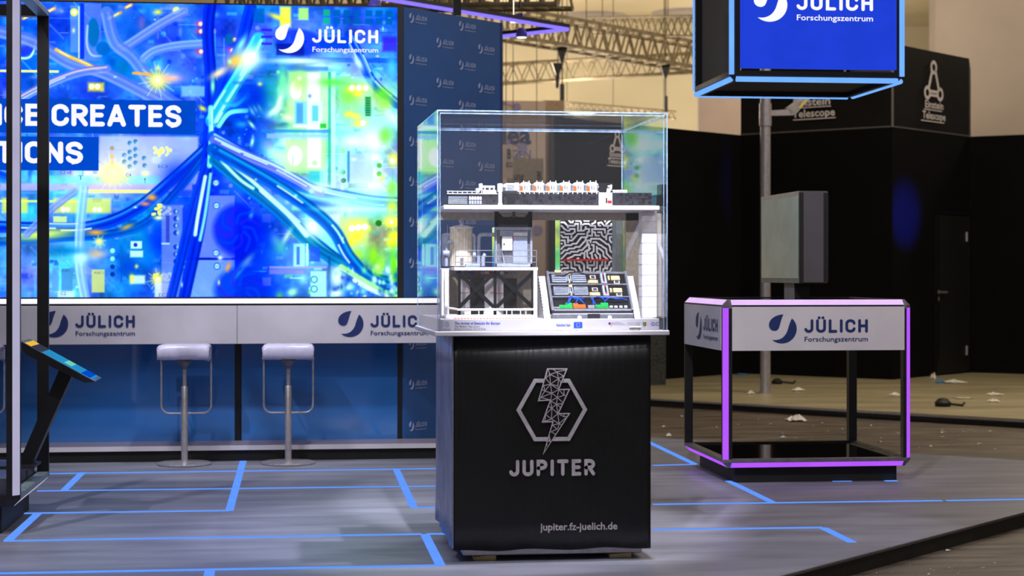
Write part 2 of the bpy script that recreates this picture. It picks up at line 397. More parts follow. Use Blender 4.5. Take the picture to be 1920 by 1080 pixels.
# clear acrylic: transparent with an angle-dependent mirror on every face
def acrylic(name, tint=(.985, .99, 1), haze=.0):
    m = bpy.data.materials.new(name); m.use_nodes = True; nt = m.node_tree
    for n in list(nt.nodes): nt.nodes.remove(n)
    N = nt.nodes.new; L = nt.links.new
    o = N('ShaderNodeOutputMaterial'); g = N('ShaderNodeNewGeometry'); d = N('ShaderNodeVectorMath'); d.operation = 'DOT_PRODUCT'
    L(g.outputs['Incoming'], d.inputs[0]); L(g.outputs['Normal'], d.inputs[1])
    a = N('ShaderNodeMath'); a.operation = 'ABSOLUTE'; L(d.outputs['Value'], a.inputs[0])
    s = N('ShaderNodeMath'); s.operation = 'SUBTRACT'; s.inputs[0].default_value = 1; L(a.outputs[0], s.inputs[1])
    p = N('ShaderNodeMath'); p.operation = 'POWER'; p.inputs[1].default_value = 5; L(s.outputs[0], p.inputs[0])
    ma = N('ShaderNodeMath'); ma.operation = 'MULTIPLY_ADD'; ma.inputs[1].default_value = .93; ma.inputs[2].default_value = .035; L(p.outputs[0], ma.inputs[0])
    tr = N('ShaderNodeBsdfTransparent'); tr.inputs[0].default_value = tint+(1,)
    gl = N('ShaderNodeBsdfGlossy'); gl.inputs['Roughness'].default_value = .015
    di = N('ShaderNodeBsdfDiffuse'); di.inputs[0].default_value = (.8, .82, .9, 1)
    nz = N('ShaderNodeTexNoise'); nz.inputs['Scale'].default_value = 160; tc = N('ShaderNodeTexCoord'); L(tc.outputs['Object'], nz.inputs['Vector'])
    mh = N('ShaderNodeMath'); mh.operation = 'MULTIPLY'; mh.inputs[1].default_value = haze; L(nz.outputs['Fac'], mh.inputs[0])
    m1 = N('ShaderNodeMixShader'); L(mh.outputs[0], m1.inputs[0]); L(tr.outputs[0], m1.inputs[1]); L(di.outputs[0], m1.inputs[2])
    m2 = N('ShaderNodeMixShader'); L(ma.outputs[0], m2.inputs[0]); L(m1.outputs[0], m2.inputs[1]); L(gl.outputs[0], m2.inputs[2])
    L(m2.outputs[0], o.inputs[0]); return m
M['acrylic'] = acrylic('clear_acrylic', haze=.007)
M['acrylic_top'] = acrylic('dusty_acrylic_lid', haze=.07)
M['acr_edge'] = mat('acrylic_edge_highlight', (150, 176, 214), .12, noise=.2, scale=30, coat=.6)  # bright look of clear acrylic edges, put into pale bars

# =================================================================== SETTING
def fpt(px, py, z=0.0): p = atz(px, py, z); return (p.x, p.y)
# stage floor: a raised platform whose front right edge runs away from the camera
HF = -.08
e1 = fpt(2221, 881.5); e2 = fpt(900, 1229); back = fpt(1000, 806)
outline = [(e2[0]-3.0, e2[1]-2.2), (-6.5, .6), (-6.5, 15.0), (back[0], 15.0), back, fpt(1708, 850), e1, e2]
mb = MB(); mb.prism([Vector((x, y, HF)) for x, y in outline], (0, 0, -HF-.012)); 
edge = mb.build('floor', M['stage_edge']); structure(edge)
mb = MB(); mb.prism([Vector((x, y, -.012)) for x, y in outline], (0, 0, .012)); stage = mb.build('floor', M['floor']); structure(stage)
mb = MB()
T1, T2 = Vector((*e1, -.004)), Vector((*e2, -.004)); nn = (T2-T1).normalized().cross(Vector((0, 0, 1)))
mb = MB(); mb.prism([T1, T2, T2+Vector((0, 0, .008)), T1+Vector((0, 0, .008))], nn*(.012 if nn.y < 0 else -.012)); mb.build('edge_trim', M['grey'], stage)
mb = MB(); mb.box((-14, -2, HF-.05), (26, 46, HF)); hallf = mb.build('floor', M['hall_floor']); structure(hallf)

# light strips let into the stage floor
def strip(a, b, w=.045):
    A = Vector((*fpt(*a), 0)); B = Vector((*fpt(*b), 0)); t = (B-A).normalized(); n = Vector((-t.y, t.x, 0))*w/2
    mb = MB(); mb.prism([A-n-Vector((0, 0, .003)), B-n-Vector((0, 0, .003)), B+n-Vector((0, 0, .003)), A+n-Vector((0, 0, .003))], (0, 0, .005))
    return mb.build('light_strip', M['led_blue'], stage)
for a, b in [((60, 888.6), (829, 878.6)), ((70, 920.9), (829, 911.4)), ((40, 962.8), (430, 957.5)), ((775, 952), (829, 951.6)), ((8, 1014.5), (790, 1001.7)), ((800, 1001.6), (840, 1001)),
             ((-60, 1076.5), (826, 1060.5)), ((154.5, 886), (119, 920.5)), ((71.5, 962.5), (15, 1013.8)), ((456, 864.5), (430, 957.8)), ((742.5, 879), (776, 952)), ((796.5, 1002), (826, 1060.6)),
             ((394, 1067.5), (386, 1110)), ((1224, 872.8), (1304, 870.8)), ((1170, 807), (1303, 870.6)), ((1224, 945.9), (1766, 938.9)), ((1775, 938.8), (2010, 935)), ((1366, 902), (1448, 942)),
             ((1224, 993.4), (1543, 989.3)), ((1543, 989.8), (1598, 1017)), ((1560, 902.2), (1596, 901.8)), ((1660, 902), (1682, 901.5))]:
    strip(a, b)

# neighbouring stand: film-covered platform, black walls, tower
A0 = fpt(1100, 740.5); A1 = fpt(1221, 747); A2 = fpt(1920, 786); A3 = fpt(2300, 812)
mb = MB(); pol = [A0, A2, A3, (14, 26), (2, 26), (A0[0]-.5, 24)]
mb.prism([Vector((x, y, HF)) for x, y in pol], (0, 0, -HF-.01)); structure(mb.build('floor', M['stage_edge']))
mb = MB(); mb.prism([Vector((x, y, -.01)) for x, y in pol], (0, 0, .01)); film = mb.build('floor', M['film']); structure(film)
mb = MB(); a = Vector((*A0, -.012)); b = Vector((*A3, -.012)); nn = (b-a).normalized().cross(Vector((0, 0, 1))); nn = nn if nn.y < 0 else -nn
mb.prism([a, b, b+Vector((0, 0, .016)), a+Vector((0, 0, .016))], nn*.02); mb.build('edge_trim', M['alu'], film)

HB, HT = 3.05, 4.06
cor = Vector((*fpt(1673, 712), 0)); tl = atd(1389, HZ, 23.2); tl.z = 0; tr_ = atd(1817, HZ, 23.45); tr_.z = 0
PL_R = Plane((cor.x, cor.y), (tr_.x, tr_.y)); PL_L = Plane((tl.x, tl.y), (cor.x, cor.y))
backv = Vector((.4, 1, 0))
mb = MB(); mb.prism([cor, tr_, tr_+backv*1.2, tl+backv*.6, tl], (0, 0, HB)); tower = mb.build('wall_tower', M['black_wall']); structure(tower)
mb = MB(); mb.prism([p+Vector((0, 0, HB+.012)) for p in (cor, tr_, tr_+backv*1.2, tl+backv*.6, tl)], (0, 0, HT-HB-.012)); fascia = mb.build('wall_fascia', M['black_up']); structure(fascia)
ins = [p+Vector((0, 0, HB)) for p in (cor, tr_, tr_+backv*1.2, tl+backv*.6, tl)]; cc = sum(ins, Vector())/5
mb = MB(); mb.prism([cc+(p-cc)*1.004 for p in ins], (0, 0, .016)); mb.build('trim_1', M['seam'], tower)
mb = MB(); mb.box((cor.x-.012, cor.y-.014, HB), (cor.x+.012, cor.y+.01, HT)); mb.build('corner_strip', M['seam'], fascia)
# wall to the left of the tower and the one to its right
wl = atd(1040, HZ, 20.45); wl.z = 0
mb = MB(); mb.prism([wl, tl, tl+Vector((0, .12, 0)), wl+Vector((0, .12, 0))], (0, 0, HB)); wlo = mb.build('wall_left', M['black_wall']); structure(wlo)
PL_B = Plane((wl.x, wl.y), (tl.x, tl.y))
wr = atd(2150, HZ, 22.3); wr.z = 0
mb = MB(); mb.prism([tr_, wr, wr+Vector((0, .12, 0)), tr_+Vector((0, .12, 0))], (0, 0, HB)); wro = mb.build('wall_right', M['black_wall']); structure(wro)

def einstein(parent, plane, cx, y0, y1, w, tx0, tx1, ty, t2x0, t2x1, ty2, cap, logo_on=True):
    if logo_on:
        O = plane.pt(cx-w/2, y1); E = plane.pt(cx+w/2, y1); T = plane.pt(cx, y0); u = plane.u*(1 if (E-O).dot(plane.u) > 0 else -1)
        W = abs((E-O).dot(u)); H = T.z-O.z; vs = []; fs = []
        def ring(a, b, r):
            pts = [(a+r*W*math.cos(k*math.pi/8), b+r*W*math.sin(k*math.pi/8)) for k in range(17)]; ribbon(vs, fs, pts, W*.085)
        ring(.5*W, H*.86, .13); ring(.17*W, H*.15, .13); ring(.83*W, H*.15, .13)
        for s_ in (-1, 1): ribbon(vs, fs, [(.5*W+s_*.09*W, H*.76), (.5*W+s_*.26*W, H*.27)], W*.10)
        for k in (.10, .20): ribbon(vs, fs, [(.30*W, H*k), (.70*W, H*k)], W*.07)
        mb = MB(); flat(mb, vs, fs, O, u, Vector((0, 0, 1)), plane.n, .02); mb.build('emblem', M['pprint'], parent)
    write('lettering', 'Einstein', plane, tx0, tx1, ty, cap, M['pprint'], parent, bold=.02, off=.02)
    write('lettering', 'Telescope', plane, t2x0, t2x1, ty2, cap, M['pprint'], parent, bold=.02, off=.02)
    for x0, x1, y in ((tx0, tx1, ty+4), (t2x0, t2x1, ty2+5)):
        a = plane.pt(x0, y, .018); b = plane.pt(x1, y, .018)
        b.z = a.z; mb = MB(); mb.prism([a, b, b+Vector((0, 0, .012)), a+Vector((0, 0, .012))], plane.n*.004); mb.build('underline', M['pprint'], parent)
einstein(fascia, PL_R, 1748, 117, 183, 36, 1732, 1766, 201, 1727, 1770, 221, 14)
einstein(fascia, PL_L, 1525, 90, 160, 60, 1489, 1558, 200, 1487, 1567, 221, 14, False)
einstein(wlo, PL_B, 1155, 246, 284, 28, 1141, 1168, 293, 1138, 1170, 306, 9)
# door in the tower, with handle and hinges
def quadbox(mb, plane, x0, x1, z0, z1, off0, off1, py=600):
    a = plane.pt(x0, py, off0); b = plane.pt(x1, py, off0); a.z = b.z = z0
    mb.prism([a, b, b+Vector((0, 0, z1-z0)), a+Vector((0, 0, z1-z0))], plane.n*(off1-off0))
mb = MB(); quadbox(mb, PL_R, 1756, 1812, .02, 2.02, .0, .03); door = mb.build('door_1', M['blackm']); structure(door)
mb = MB(); quadbox(mb, PL_R, 1752, 1756, 0, 2.06, .0, .04); quadbox(mb, PL_R, 1812, 1815.5, 0, 2.06, .0, .04); quadbox(mb, PL_R, 1752, 1815.5, 2.03, 2.07, .0, .04)
mb.build('door_frame', M['black'], door)
mb = MB(); c = PL_R.pt(1759, 548, .03); c2 = PL_R.pt(1758, 548, .09); c3 = PL_R.pt(1776, 548, .09)
mb.tube([c, c2, c3], .012, 8); mb.tube([c-PL_R.n*.0, c+PL_R.n*.012], .028, 12); mb.build('door_handle', M['chrome'], door)
mb = MB(); c = PL_R.pt(1759, 560, .03); mb.tube([c, c+PL_R.n*.012], .028, 12); mb.build('lock', M['chrome'], door)
for z in (444, 657):
    c = PL_R.pt(1812.5, z, .04); mb = MB(); mb.tube([c-Vector((0, 0, .06)), c+Vector((0, 0, .06))], .016, 8); mb.build('hinge', M['alu'], door)

# hall shell
mb = MB(); mb.box((-22, 45, HF), (24, 45.3, 7.9)); structure(mb.build('wall_back', M['hall_wall']))
mb = MB(); mb.box((-22, 18, 7.6), (24, 45.3, 7.9)); ceil = mb.build('ceiling', M['ceiling']); structure(ceil)
for k in range(5):
    c = atz(1110+k*60, 30-k*2, 7.6)
    if k in (0, 3):
        mb = MB(); mb.lathe((c.x, c.y, 7.5), [(.9, .1), (.8, .04), (.5, .0), (.2, .0)], 24); mb.build('air_vent', M['alu'], ceil)
# nearer grey partition at the right and the pale column left of the tower
a = atd(1754, HZ, 30); b = atd(2200, HZ, 27)
mb = MB(); mb.prism([Vector((a.x, a.y, HF)), Vector((b.x, b.y, HF)), Vector((b.x, b.y+.3, HF)), Vector((a.x, a.y+.3, HF))], (0, 0, 8.2)); structure(mb.build('wall_partition', M['hall_wall2']))
a = atd(1310, HZ, 31); b = atd(1400, HZ, 31)
mb = MB(); mb.box((a.x, a.y, HF), (b.x, a.y+.1, 1.3+(HZ-60)*31/3400)); structure(mb.build('wall_column', M['pinkish']))
a = atd(1690, HZ, 31); b = atd(1757, HZ, 31)

# =================================================================== REAR WALL OF THE STAND
YW = atz(345, 866).y+.36          # plane of the screen and the blue panels
YK = atz(345, 866).y              # front of the kick plinth
PW = yplane(YW)
xl = aty(-700, HZ, YW).x; xs0 = aty(-640, HZ, YW).x; xs1 = aty(745, HZ, YW).x; xe = aty(757, HZ, YW).x
z_sb = aty(400, 557, YW).z; z_st = aty(745, 11.6, YW).z
mb = MB(); mb.box((xl, YW+.03, 0), (xe, YW+.25, z_st)); wall = mb.build('wall_rear', M['blackm']); structure(wall)

# picture shown on the LED wall, painted into the colours of a fine mesh
PX0, PX1, PY0, PY1 = -640.0, 745.0, 6.0, 557.0
NX, NY = 990, 394
gx, gy = np.meshgrid(np.linspace(PX0, PX1, NX+1), np.linspace(PY1, PY0, NY+1))
img = np.zeros(gx.shape+(3,)); img[:] = (40, 92, 235)
def win(x0, y0, x1, y1):
    i0 = int(max(0, (x0-PX0)/(PX1-PX0)*NX)); i1 = int(min(NX+1, (x1-PX0)/(PX1-PX0)*NX+2))
    j0 = int(max(0, (PY1-y1)/(PY1-PY0)*NY)); j1 = int(min(NY+1, (PY1-y0)/(PY1-PY0)*NY+2))
    return (slice(j0, max(j0, j1)), slice(i0, max(i0, i1)))
def lay(s, a, col):
    a = np.clip(a, 0, 1)[..., None]; img[s] = img[s]*(1-a)+np.array(col, float)*a
def blob(x, y, rx, ry, col, a=1, ang=0):
    R = 2.6*max(rx, ry); s = win(x-R, y-R, x+R, y+R); dx = gx[s]-x; dy = gy[s]-y; c, q = math.cos(math.radians(ang)), math.sin(math.radians(ang))
    u = dx*c+dy*q; v = -dx*q+dy*c; lay(s, a*np.exp(-(u/rx)**2-(v/ry)**2), col)
def sdl(s, p, q):
    px, py = gx[s]-p[0], gy[s]-p[1]; bx, by = q[0]-p[0], q[1]-p[1]; t = np.clip((px*bx+py*by)/(bx*bx+by*by+1e-9), 0, 1)
    return np.hypot(px-bx*t, py-by*t)
def line(pts, w, col, a=1, soft=1.5):
    xs = [p[0] for p in pts]; ys = [p[1] for p in pts]; e = w+soft*2+2; s = win(min(xs)-e, min(ys)-e, max(xs)+e, max(ys)+e)
    d = np.full(gx[s].shape, 1e9)
    for p, q in zip(pts[:-1], pts[1:]): d = np.minimum(d, sdl(s, p, q))
    lay(s, a*np.clip((w/2-d)/soft+.5, 0, 1), col)
def rect(x0, y0, x1, y1, col, a=1, soft=1.2):
    s = win(x0-4-soft, y0-4-soft, x1+4+soft, y1+4+soft); d = np.minimum(np.minimum(gx[s]-x0, x1-gx[s]), np.minimum(gy[s]-y0, y1-gy[s]))
    lay(s, a*np.clip(d/soft+.5, 0, 1), col)
def disc(x, y, r, col, a=1, soft=1.2, ry=None):
    ry = ry or r; s = win(x-r-5, y-ry-5, x+r+5, y+ry+5); d = (1-np.hypot((gx[s]-x)/r, (gy[s]-y)/ry))*min(r, ry); lay(s, a*np.clip(d/soft+.5, 0, 1), col)
def curve(p, n=14):
    """smooth path through the given points"""
    out = []
    for i in range(len(p)-1):
        p0 = p[max(i-1, 0)]; p1 = p[i]; p2 = p[i+1]; p3 = p[min(i+2, len(p)-1)]
        for k in range(n):
            t = k/n; out.append(tuple(.5*((2*p1[j])+(-p0[j]+p2[j])*t+(2*p0[j]-5*p1[j]+4*p2[j]-p3[j])*t*t+(-p0[j]+3*p1[j]-3*p2[j]+p3[j])*t**3) for j in (0, 1)))
    return out+[p[-1]]
def cable(pts, w, col, a=1, hi=None, soft=3):
    c = curve(pts, 8); line(c, w, col, a, soft)
    if hi is not None: line([(x+w*.12, y-w*.22) for x, y in c], w*.28, hi, a*.8, soft*.8)
def offs(c, d):
    o = []
    for i, (x, y) in enumerate(c):
        a = c[max(i-1, 0)]; b = c[min(i+1, len(c)-1)]; l = math.hypot(b[0]-a[0], b[1]-a[1]) or 1; o.append((x-(b[1]-a[1])/l*d, y+(b[0]-a[0])/l*d))
    return o
def cable(pts, w, col, a=1, hi=None, soft=3):
    c = curve(pts, 8); col = np.array(col, float); line(c, w, col, a, soft)
    for k in range(4):
        d = w*(-.38+.25*k); g = (.7, 1.15, .85, 1.3)[k]; line(offs(c, d), w*.16, np.clip(col*g+(0, 8, 14)*np.array(g > 1), 0, 255), a*.65, soft)
    if hi is not None:
        line(offs(c, -w*.22), w*.2, hi, a*.85, soft*.7); n = len(c)
        for k in range(3): i = rs.randint(0, max(1, n-6)); line(offs(c, w*rs.uniform(-.4, .4))[i:i+6], w*.14, (235, 255, 250), a*.8, 1.5)
def star(x, y, r, col=(255, 240, 60)):
    for k in range(16):
        an = k*math.pi/8+.2; L = r*(2.1 if k % 2 else 1.4); line([(x, y), (x+L*math.cos(an), y+L*math.sin(an))], 1.4, (230, 250, 190), .55, 1.2)
    blob(x, y, r*1.1, r, col, .95); blob(x, y, r*.45, r*.42, (255, 255, 240), 1)
rs = np.random.RandomState(3)
BL, DB, CY, TL, LV, YE, OR, WH, GR = (20, 70, 240), (10, 40, 190), (60, 190, 255), (20, 130, 170), (120, 140, 250), (250, 240, 60), (255, 170, 50), (250, 255, 255), (110, 240, 60)
# broad colour zones, left blue/lavender, centre deep blue, right mint green and white
for x, y, rx, ry, c, a in [(-300, 280, 330, 300, (70, 110, 240), 1), (60, 60, 130, 70, (20, 90, 235), .9), (230, 90, 120, 90, (60, 120, 245), .9), (120, 400, 160, 110, (90, 180, 240), .8), (230, 330, 90, 60, (200, 190, 245), .85), (240, 450, 120, 90, (30, 130, 220), .8),
        (350, 90, 60, 90, (70, 90, 235), .8), (470, 230, 90, 90, (10, 70, 235), 1), (430, 460, 110, 110, (30, 40, 225), 1), (500, 500, 80, 60, (10, 60, 215), .9), (590, 60, 130, 50, (80, 120, 250), .9), (640, 60, 90, 40, (90, 130, 250), .8),
        (600, 230, 90, 90, (150, 255, 190), 1), (560, 200, 50, 50, (190, 255, 140), .8), (690, 280, 80, 120, (170, 235, 255), 1), (680, 200, 50, 60, (180, 250, 190), .8), (560, 320, 60, 50, (190, 255, 180), .85), (640, 400, 100, 60, (160, 240, 250), .9), (700, 450, 60, 70, (200, 240, 120), .8),
        (580, 490, 70, 60, (120, 190, 250), .8), (150, 330, 60, 30, (190, 200, 250), .8), (120, 520, 90, 50, (150, 200, 250), .8), (280, 480, 70, 70, (20, 110, 200), .8)]:
    blob(x, y, rx, ry, c, a)
def upn(nx, ny, seed):
    g = np.random.RandomState(seed).rand(ny+2, nx+2); X = (gx-PX0)/(PX1-PX0)*nx; Y = (gy-PY0)/(PY1-PY0)*ny; i = X.astype(int); j = Y.astype(int); u = X-i; v = Y-j; u = u*u*(3-2*u); v = v*v*(3-2*v)
    return (g[j, i]*(1-u)+g[j, i+1]*u)*(1-v)+(g[j+1, i]*(1-u)+g[j+1, i+1]*u)*v
nz = upn(30, 12, 1)*.5+upn(75, 30, 2)*.3+upn(190, 76, 5)*.2
img *= (1+(nz-.5)*.85)[..., None]; img[..., 0] *= 1+(upn(24, 10, 8)-.5)*.6; img[..., 1] *= 1+(upn(36, 14, 9)-.5)*.5
for i in range(2600):   # circuit clutter: small pads, chips and traces
    x = rs.uniform(PX0, PX1); y = rs.uniform(PY0, PY1); k = rs.rand()
    right = x > 520 and y > 120
    pal = [(160, 255, 190), (220, 255, 230), (40, 190, 190), (240, 250, 255), (120, 230, 90), (30, 120, 210)] if right else [(40, 80, 240), (110, 150, 255), (20, 60, 200), (90, 200, 250), (150, 160, 250), (20, 110, 190)]
    c = pal[rs.randint(6)]
    if k < .45: w = rs.uniform(2, 20); h = rs.uniform(1.5, 9); rect(x, y, x+w, y+h, c, rs.uniform(.2, .55), 1.5)
    elif k < .7: l = rs.uniform(12, 60); line([(x, y), (x+(l if rs.rand() < .6 else 0), y+(0 if rs.rand() < .6 else l))], rs.uniform(1, 3), c, .5, 1.2)
    elif k < .9: blob(x, y, rs.uniform(3, 14), rs.uniform(3, 12), c, .55)
    else: disc(x, y, rs.uniform(2, 5), c, .6)
# drive bays and chassis on the left, top
rect(0, 10, 100, 22, (60, 90, 240), .6); rect(132, 12, 150, 100, (110, 150, 250), .7); rect(150, 8, 158, 112, (10, 60, 210), .9); line([(148, 15), (148, 110)], 2, WH, .8)
rect(158, 8, 190, 115, (110, 130, 250), .7, 2); disc(175, 62, 11, (5, 110, 170), .9, 2, 27); disc(193, 92, 13, (10, 110, 190), .9, 2); line(curve([(164, 50), (163, 85), (172, 104), (190, 106)]), 4, (170, 190, 255), .9)
line(curve([(24, 110), (48, 112), (60, 105), (66, 84)]), 4, (230, 250, 200), .8); disc(40, 90, 24, (50, 60, 220), .8, 3, 18); blob(45, 78, 14, 8, (170, 190, 255), .9, -30)
for x, y in ((4, 20), (139, 25), (331, 19)): disc(x, y, 7, (255, 250, 60), 1, 2.5); disc(x, y, 4, (255, 255, 220), 1, 2)
for x, y, w in ((215, 30, 22), (241, 12, 10), (10, 30, 8), (50, 35, 12), (95, 22, 14)): line([(x-w/2, y+w/4), (x+w/2, y-w/4)], 6, OR, .9, 2); line([(x-w/3, y+w/5), (x+w/3, y-w/5)], 2.5, (255, 255, 200), 1, 1.5)
blob(296, 22, 8, 5, YE, .9); blob(265, 46, 6, 14, (240, 120, 190), .7)
for x, y in ((376, 43), (377, 57), (377, 95), (440, 72), (436, 92)): blob(x, y, 9, 5, (250, 60, 90), .95); disc(x, y, 4, (255, 225, 190), .95, 2)
blob(245, 60, 40, 30, (30, 90, 190), .8); blob(230, 130, 22, 28, (5, 110, 160), .8); blob(200, 100, 14, 20, (5, 100, 180), .7)
cable([(345, 20), (300, 45), (240, 85), (225, 92)], 17, LV, .85); cable([(200, 25), (215, 80), (250, 110), (300, 175), (340, 200)], 24, (110, 135, 250), .75)
cable([(380, 80), (330, 85), (290, 95), (270, 110)], 16, (120, 150, 250), .85); cable([(-20, 60), (60, 80), (130, 120), (200, 140), (300, 190)], 22, (110, 130, 245), .85)
cable([(105, 95), (130, 108), (160, 120), (190, 135)], 6, OR, .9, (255, 250, 140)); cable([(-30, 230), (60, 175), (140, 140), (200, 130)], 16, (110, 130, 245), .8, (255, 200, 160))
star(296, 150, 17); blob(320, 146, 22, 8, (255, 180, 150), .9); line([(250, 137), (280, 139)], 5, OR, .9, 2); rect(0, 134, 110, 138, (250, 240, 120), .9); rect(165, 156, 195, 172, (245, 210, 60), .8, 5)
for x in (172, 183): disc(x, 163, 5, (255, 250, 200), 1, 2)
for x, y in ((-600, 60), (-500, 420), (-350, 90), (-200, 480), (-120, 180), (-450, 250), (-60, 420)): star(x, y, 14)
for p in ([(-640, 200), (-500, 160), (-300, 260), (-100, 90)], [(-600, 560), (-400, 380), (-200, 420), (-10, 380)], [(-300, 0), (-260, 200), (-380, 420), (-350, 560)], [(-640, 400), (-420, 440), (-150, 300), (20, 330)]):
    cable(p, 20, (30, 80, 225), .9, (120, 170, 255))
# lit card slots, lower left
rect(186, 255, 372, 345, (190, 190, 245), .75, 5); rect(60, 330, 300, 346, (110, 220, 190), .6, 4); rect(0, 345, 360, 358, (200, 170, 240), .7, 3); rect(150, 356, 300, 362, (255, 240, 120), .9, 2)
for x in (210, 212): pass
for y in (278, 294, 306, 316): disc(210, y, 4, OR if y > 290 else (160, 130, 80), .9)
for x, y in ((233, 291), (243, 268), (243, 285), (254, 265), (254, 280), (254, 292), (254, 305), (244, 297), (243, 312), (270, 296), (271, 310), (233, 303)): disc(x, y, 4.2, (40, 110, 160), .9); blob(x+2, y+2, 2, 2, (210, 240, 200), .6)
for i in range(26): disc(288+rs.uniform(0, 34), 276+rs.uniform(0, 16), 2.6, (250, 250, 120), .9)
star(211, 325, 20, (255, 215, 90)); blob(212, 326, 26, 18, (255, 235, 170), .9); blob(272, 325, 8, 5, (255, 240, 140), .9)
disc(293, 300, 10, (205, 210, 250), .8, 2, 7)
for x in (22, 118, 178):
    rect(x-18, 372, x+30, 400, (240, 230, 70), .7, 5)
    for k in (0, 9): disc(x+k, 393, 4.6, (255, 255, 210), 1, 2)
rect(0, 376, 150, 380, (230, 240, 120), .8); rect(100, 406, 125, 420, (220, 240, 140), .8, 3)
cable([(-20, 425), (80, 428), (170, 425), (250, 395), (330, 330), (400, 265)], 22, (10, 60, 205), .95, (60, 140, 250)); cable([(-20, 455), (120, 445), (200, 440), (270, 420), (330, 360), (400, 270)], 16, (5, 80, 190), .9)
blob(80, 440, 60, 10, (240, 250, 90), .85, -6); blob(180, 436, 16, 5, OR, .9); star(186, 453, 6); blob(285, 370, 9, 6, OR, .95); blob(272, 382, 9, 4, (255, 150, 90), .9); blob(238, 426, 13, 4, OR, .9, -20)
cable([(158, 350), (150, 430), (150, 500), (160, 560)], 18, (150, 190, 255), .75); blob(151, 480, 12, 14, (200, 255, 240), .9); blob(180, 475, 18, 10, (255, 190, 120), .8)
for x in (160, 0, -60): cable([(x-20, 360), (x-60, 390), (x-110, 440)], 14, LV, .7)
rect(98, 500, 110, 545, (100, 150, 220), .8); rect(115, 503, 136, 548, (80, 140, 200), .9, 2); rect(172, 505, 196, 548, (200, 205, 130), .9, 2); rect(108, 545, 140, 557, (190, 210, 250), .9, 2)
for y in (470, 485, 500, 514): disc(211, y, 4.5, (170, 250, 200) if y < 495 else (20, 60, 140), .9)
blob(262, 460, 28, 34, (10, 120, 190), .85); blob(300, 455, 20, 30, (15, 60, 220), .9); blob(240, 500, 24, 20, (15, 80, 200), .9); rect(245, 452, 266, 466, (230, 255, 240), .8, 2); rect(244, 470, 268, 482, (220, 255, 230), .8, 3); disc(254, 459, 4, DB, .9)
rect(244, 516, 272, 532, (220, 240, 220), .8, 4); blob(247, 522, 4, 8, YE, .9)
for i in range(26): disc(286+rs.uniform(0, 34), 384+rs.uniform(0, 18), 2.8, (252, 246, 110), .9)
for i in range(26): disc(288+rs.uniform(0, 34), 512+rs.uniform(0, 16), 2.6, (250, 250, 100), .9)
star(296, 524, 10); blob(298, 408, 10, 4, (255, 250, 160), .95); rect(290, 530, 318, 557, (215, 215, 245), .85, 3)
rect(303, 384, 342, 557, (130, 140, 250), .7, 3)
for k in range(11):
    if k != 4: disc(330, 396+k*13.4, 5, (30, 60, 170), .95); blob(331+2*(k % 2), 396+k*13.4, 2.5, 4, (190, 250, 220), .8)
rect(311, 404, 318, 455, (60, 70, 170), .8); rect(303, 455, 318, 458, (190, 230, 255), .8)
# centre: steel brackets, fans and the cable bundle
rect(366, 366, 440, 483, (120, 140, 250), .85, 2); rect(352, 487, 440, 557, (130, 165, 255), .85, 2); rect(350, 483, 410, 487, (20, 30, 160), .9)
disc(446, 430, 46, (15, 45, 205), .8, 12, 48); disc(452, 545, 50, (15, 60, 200), .8, 12, 44); blob(440, 430, 20, 24, (60, 60, 220), .7)
for x, y in ((406, 385), (405, 474), (407, 499), (405, 342)): disc(x, y, 7, (60, 110, 190), .9); disc(x, y, 4.5, (190, 225, 250), .9); line([(x-3, y), (x+3, y)], 1, (40, 60, 130), .8)
rect(336, 355, 372, 366, (60, 90, 220), .8, 3); rect(340, 160, 385, 180, (150, 200, 255), .7, 5)
blob(445, 80, 10, 8, DB, .9); rect(423, 62, 437, 80, (10, 110, 160), .8, 2); cable([(395, 5), (390, 60), (395, 150), (392, 260), (385, 330), (375, 420), (345, 560)], 22, (12, 50, 200), .9)
cable([(392, 300), (365, 380), (335, 500), (320, 560)], 18, (15, 60, 205), .85)
cable([(470, 10), (455, 70), (440, 110), (410, 190), (397, 260)], 22, (15, 60, 220), .85); cable([(485, 70), (455, 130), (415, 195), (398, 225)], 26, (60, 200, 215), .8, (210, 255, 235))
blob(462, 112, 26, 22, (200, 255, 225), 1, -50); blob(470, 105, 15, 14, WH, 1); blob(440, 112, 16, 12, (255, 190, 70), .95, -30); blob(410, 135, 18, 7, (255, 220, 170), .95, -30); blob(452, 80, 6, 18, (160, 250, 220), .8, 30)
cable([(395, 200), (396, 255), (393, 310)], 9, (120, 230, 240), .9, (240, 255, 230)); blob(399, 160, 4, 14, (150, 245, 190), .95); blob(380, 202, 8, 4, YE, .9, 30)
cable([(410, 235), (430, 210), (462, 205)], 8, (130, 240, 210), .9); cable([(415, 190), (440, 195), (460, 180)], 7, (60, 170, 250), .7)
for x, y, an in ((478, 200, 60), (486, 198, 60), (472, 232, 50), (473, 264, 100), (472, 205, 60)): blob(x, y, 9, 3, (200, 255, 200), .9, an)
cable([(400, 255), (480, 300), (560, 345), (680, 372), (745, 378)], 22, (20, 80, 230), .9, (170, 240, 250)); cable([(402, 262), (450, 285), (520, 315), (600, 360)], 18, (110, 110, 240), .9, (200, 250, 240))
cable([(400, 280), (470, 345), (560, 430), (650, 500), (760, 545)], 26, (8, 90, 190), .95, (80, 190, 220)); cable([(402, 300), (450, 340), (520, 395), (600, 470), (700, 520), (760, 530)], 20, (5, 110, 170), .9)
cable([(430, 305), (470, 335), (520, 380), (560, 415)], 6, (190, 255, 220), .95); cable([(415, 300), (450, 335), (475, 352)], 5, (190, 255, 210), .95); cable([(490, 355), (540, 400), (575, 440)], 9, (200, 255, 230), .95)
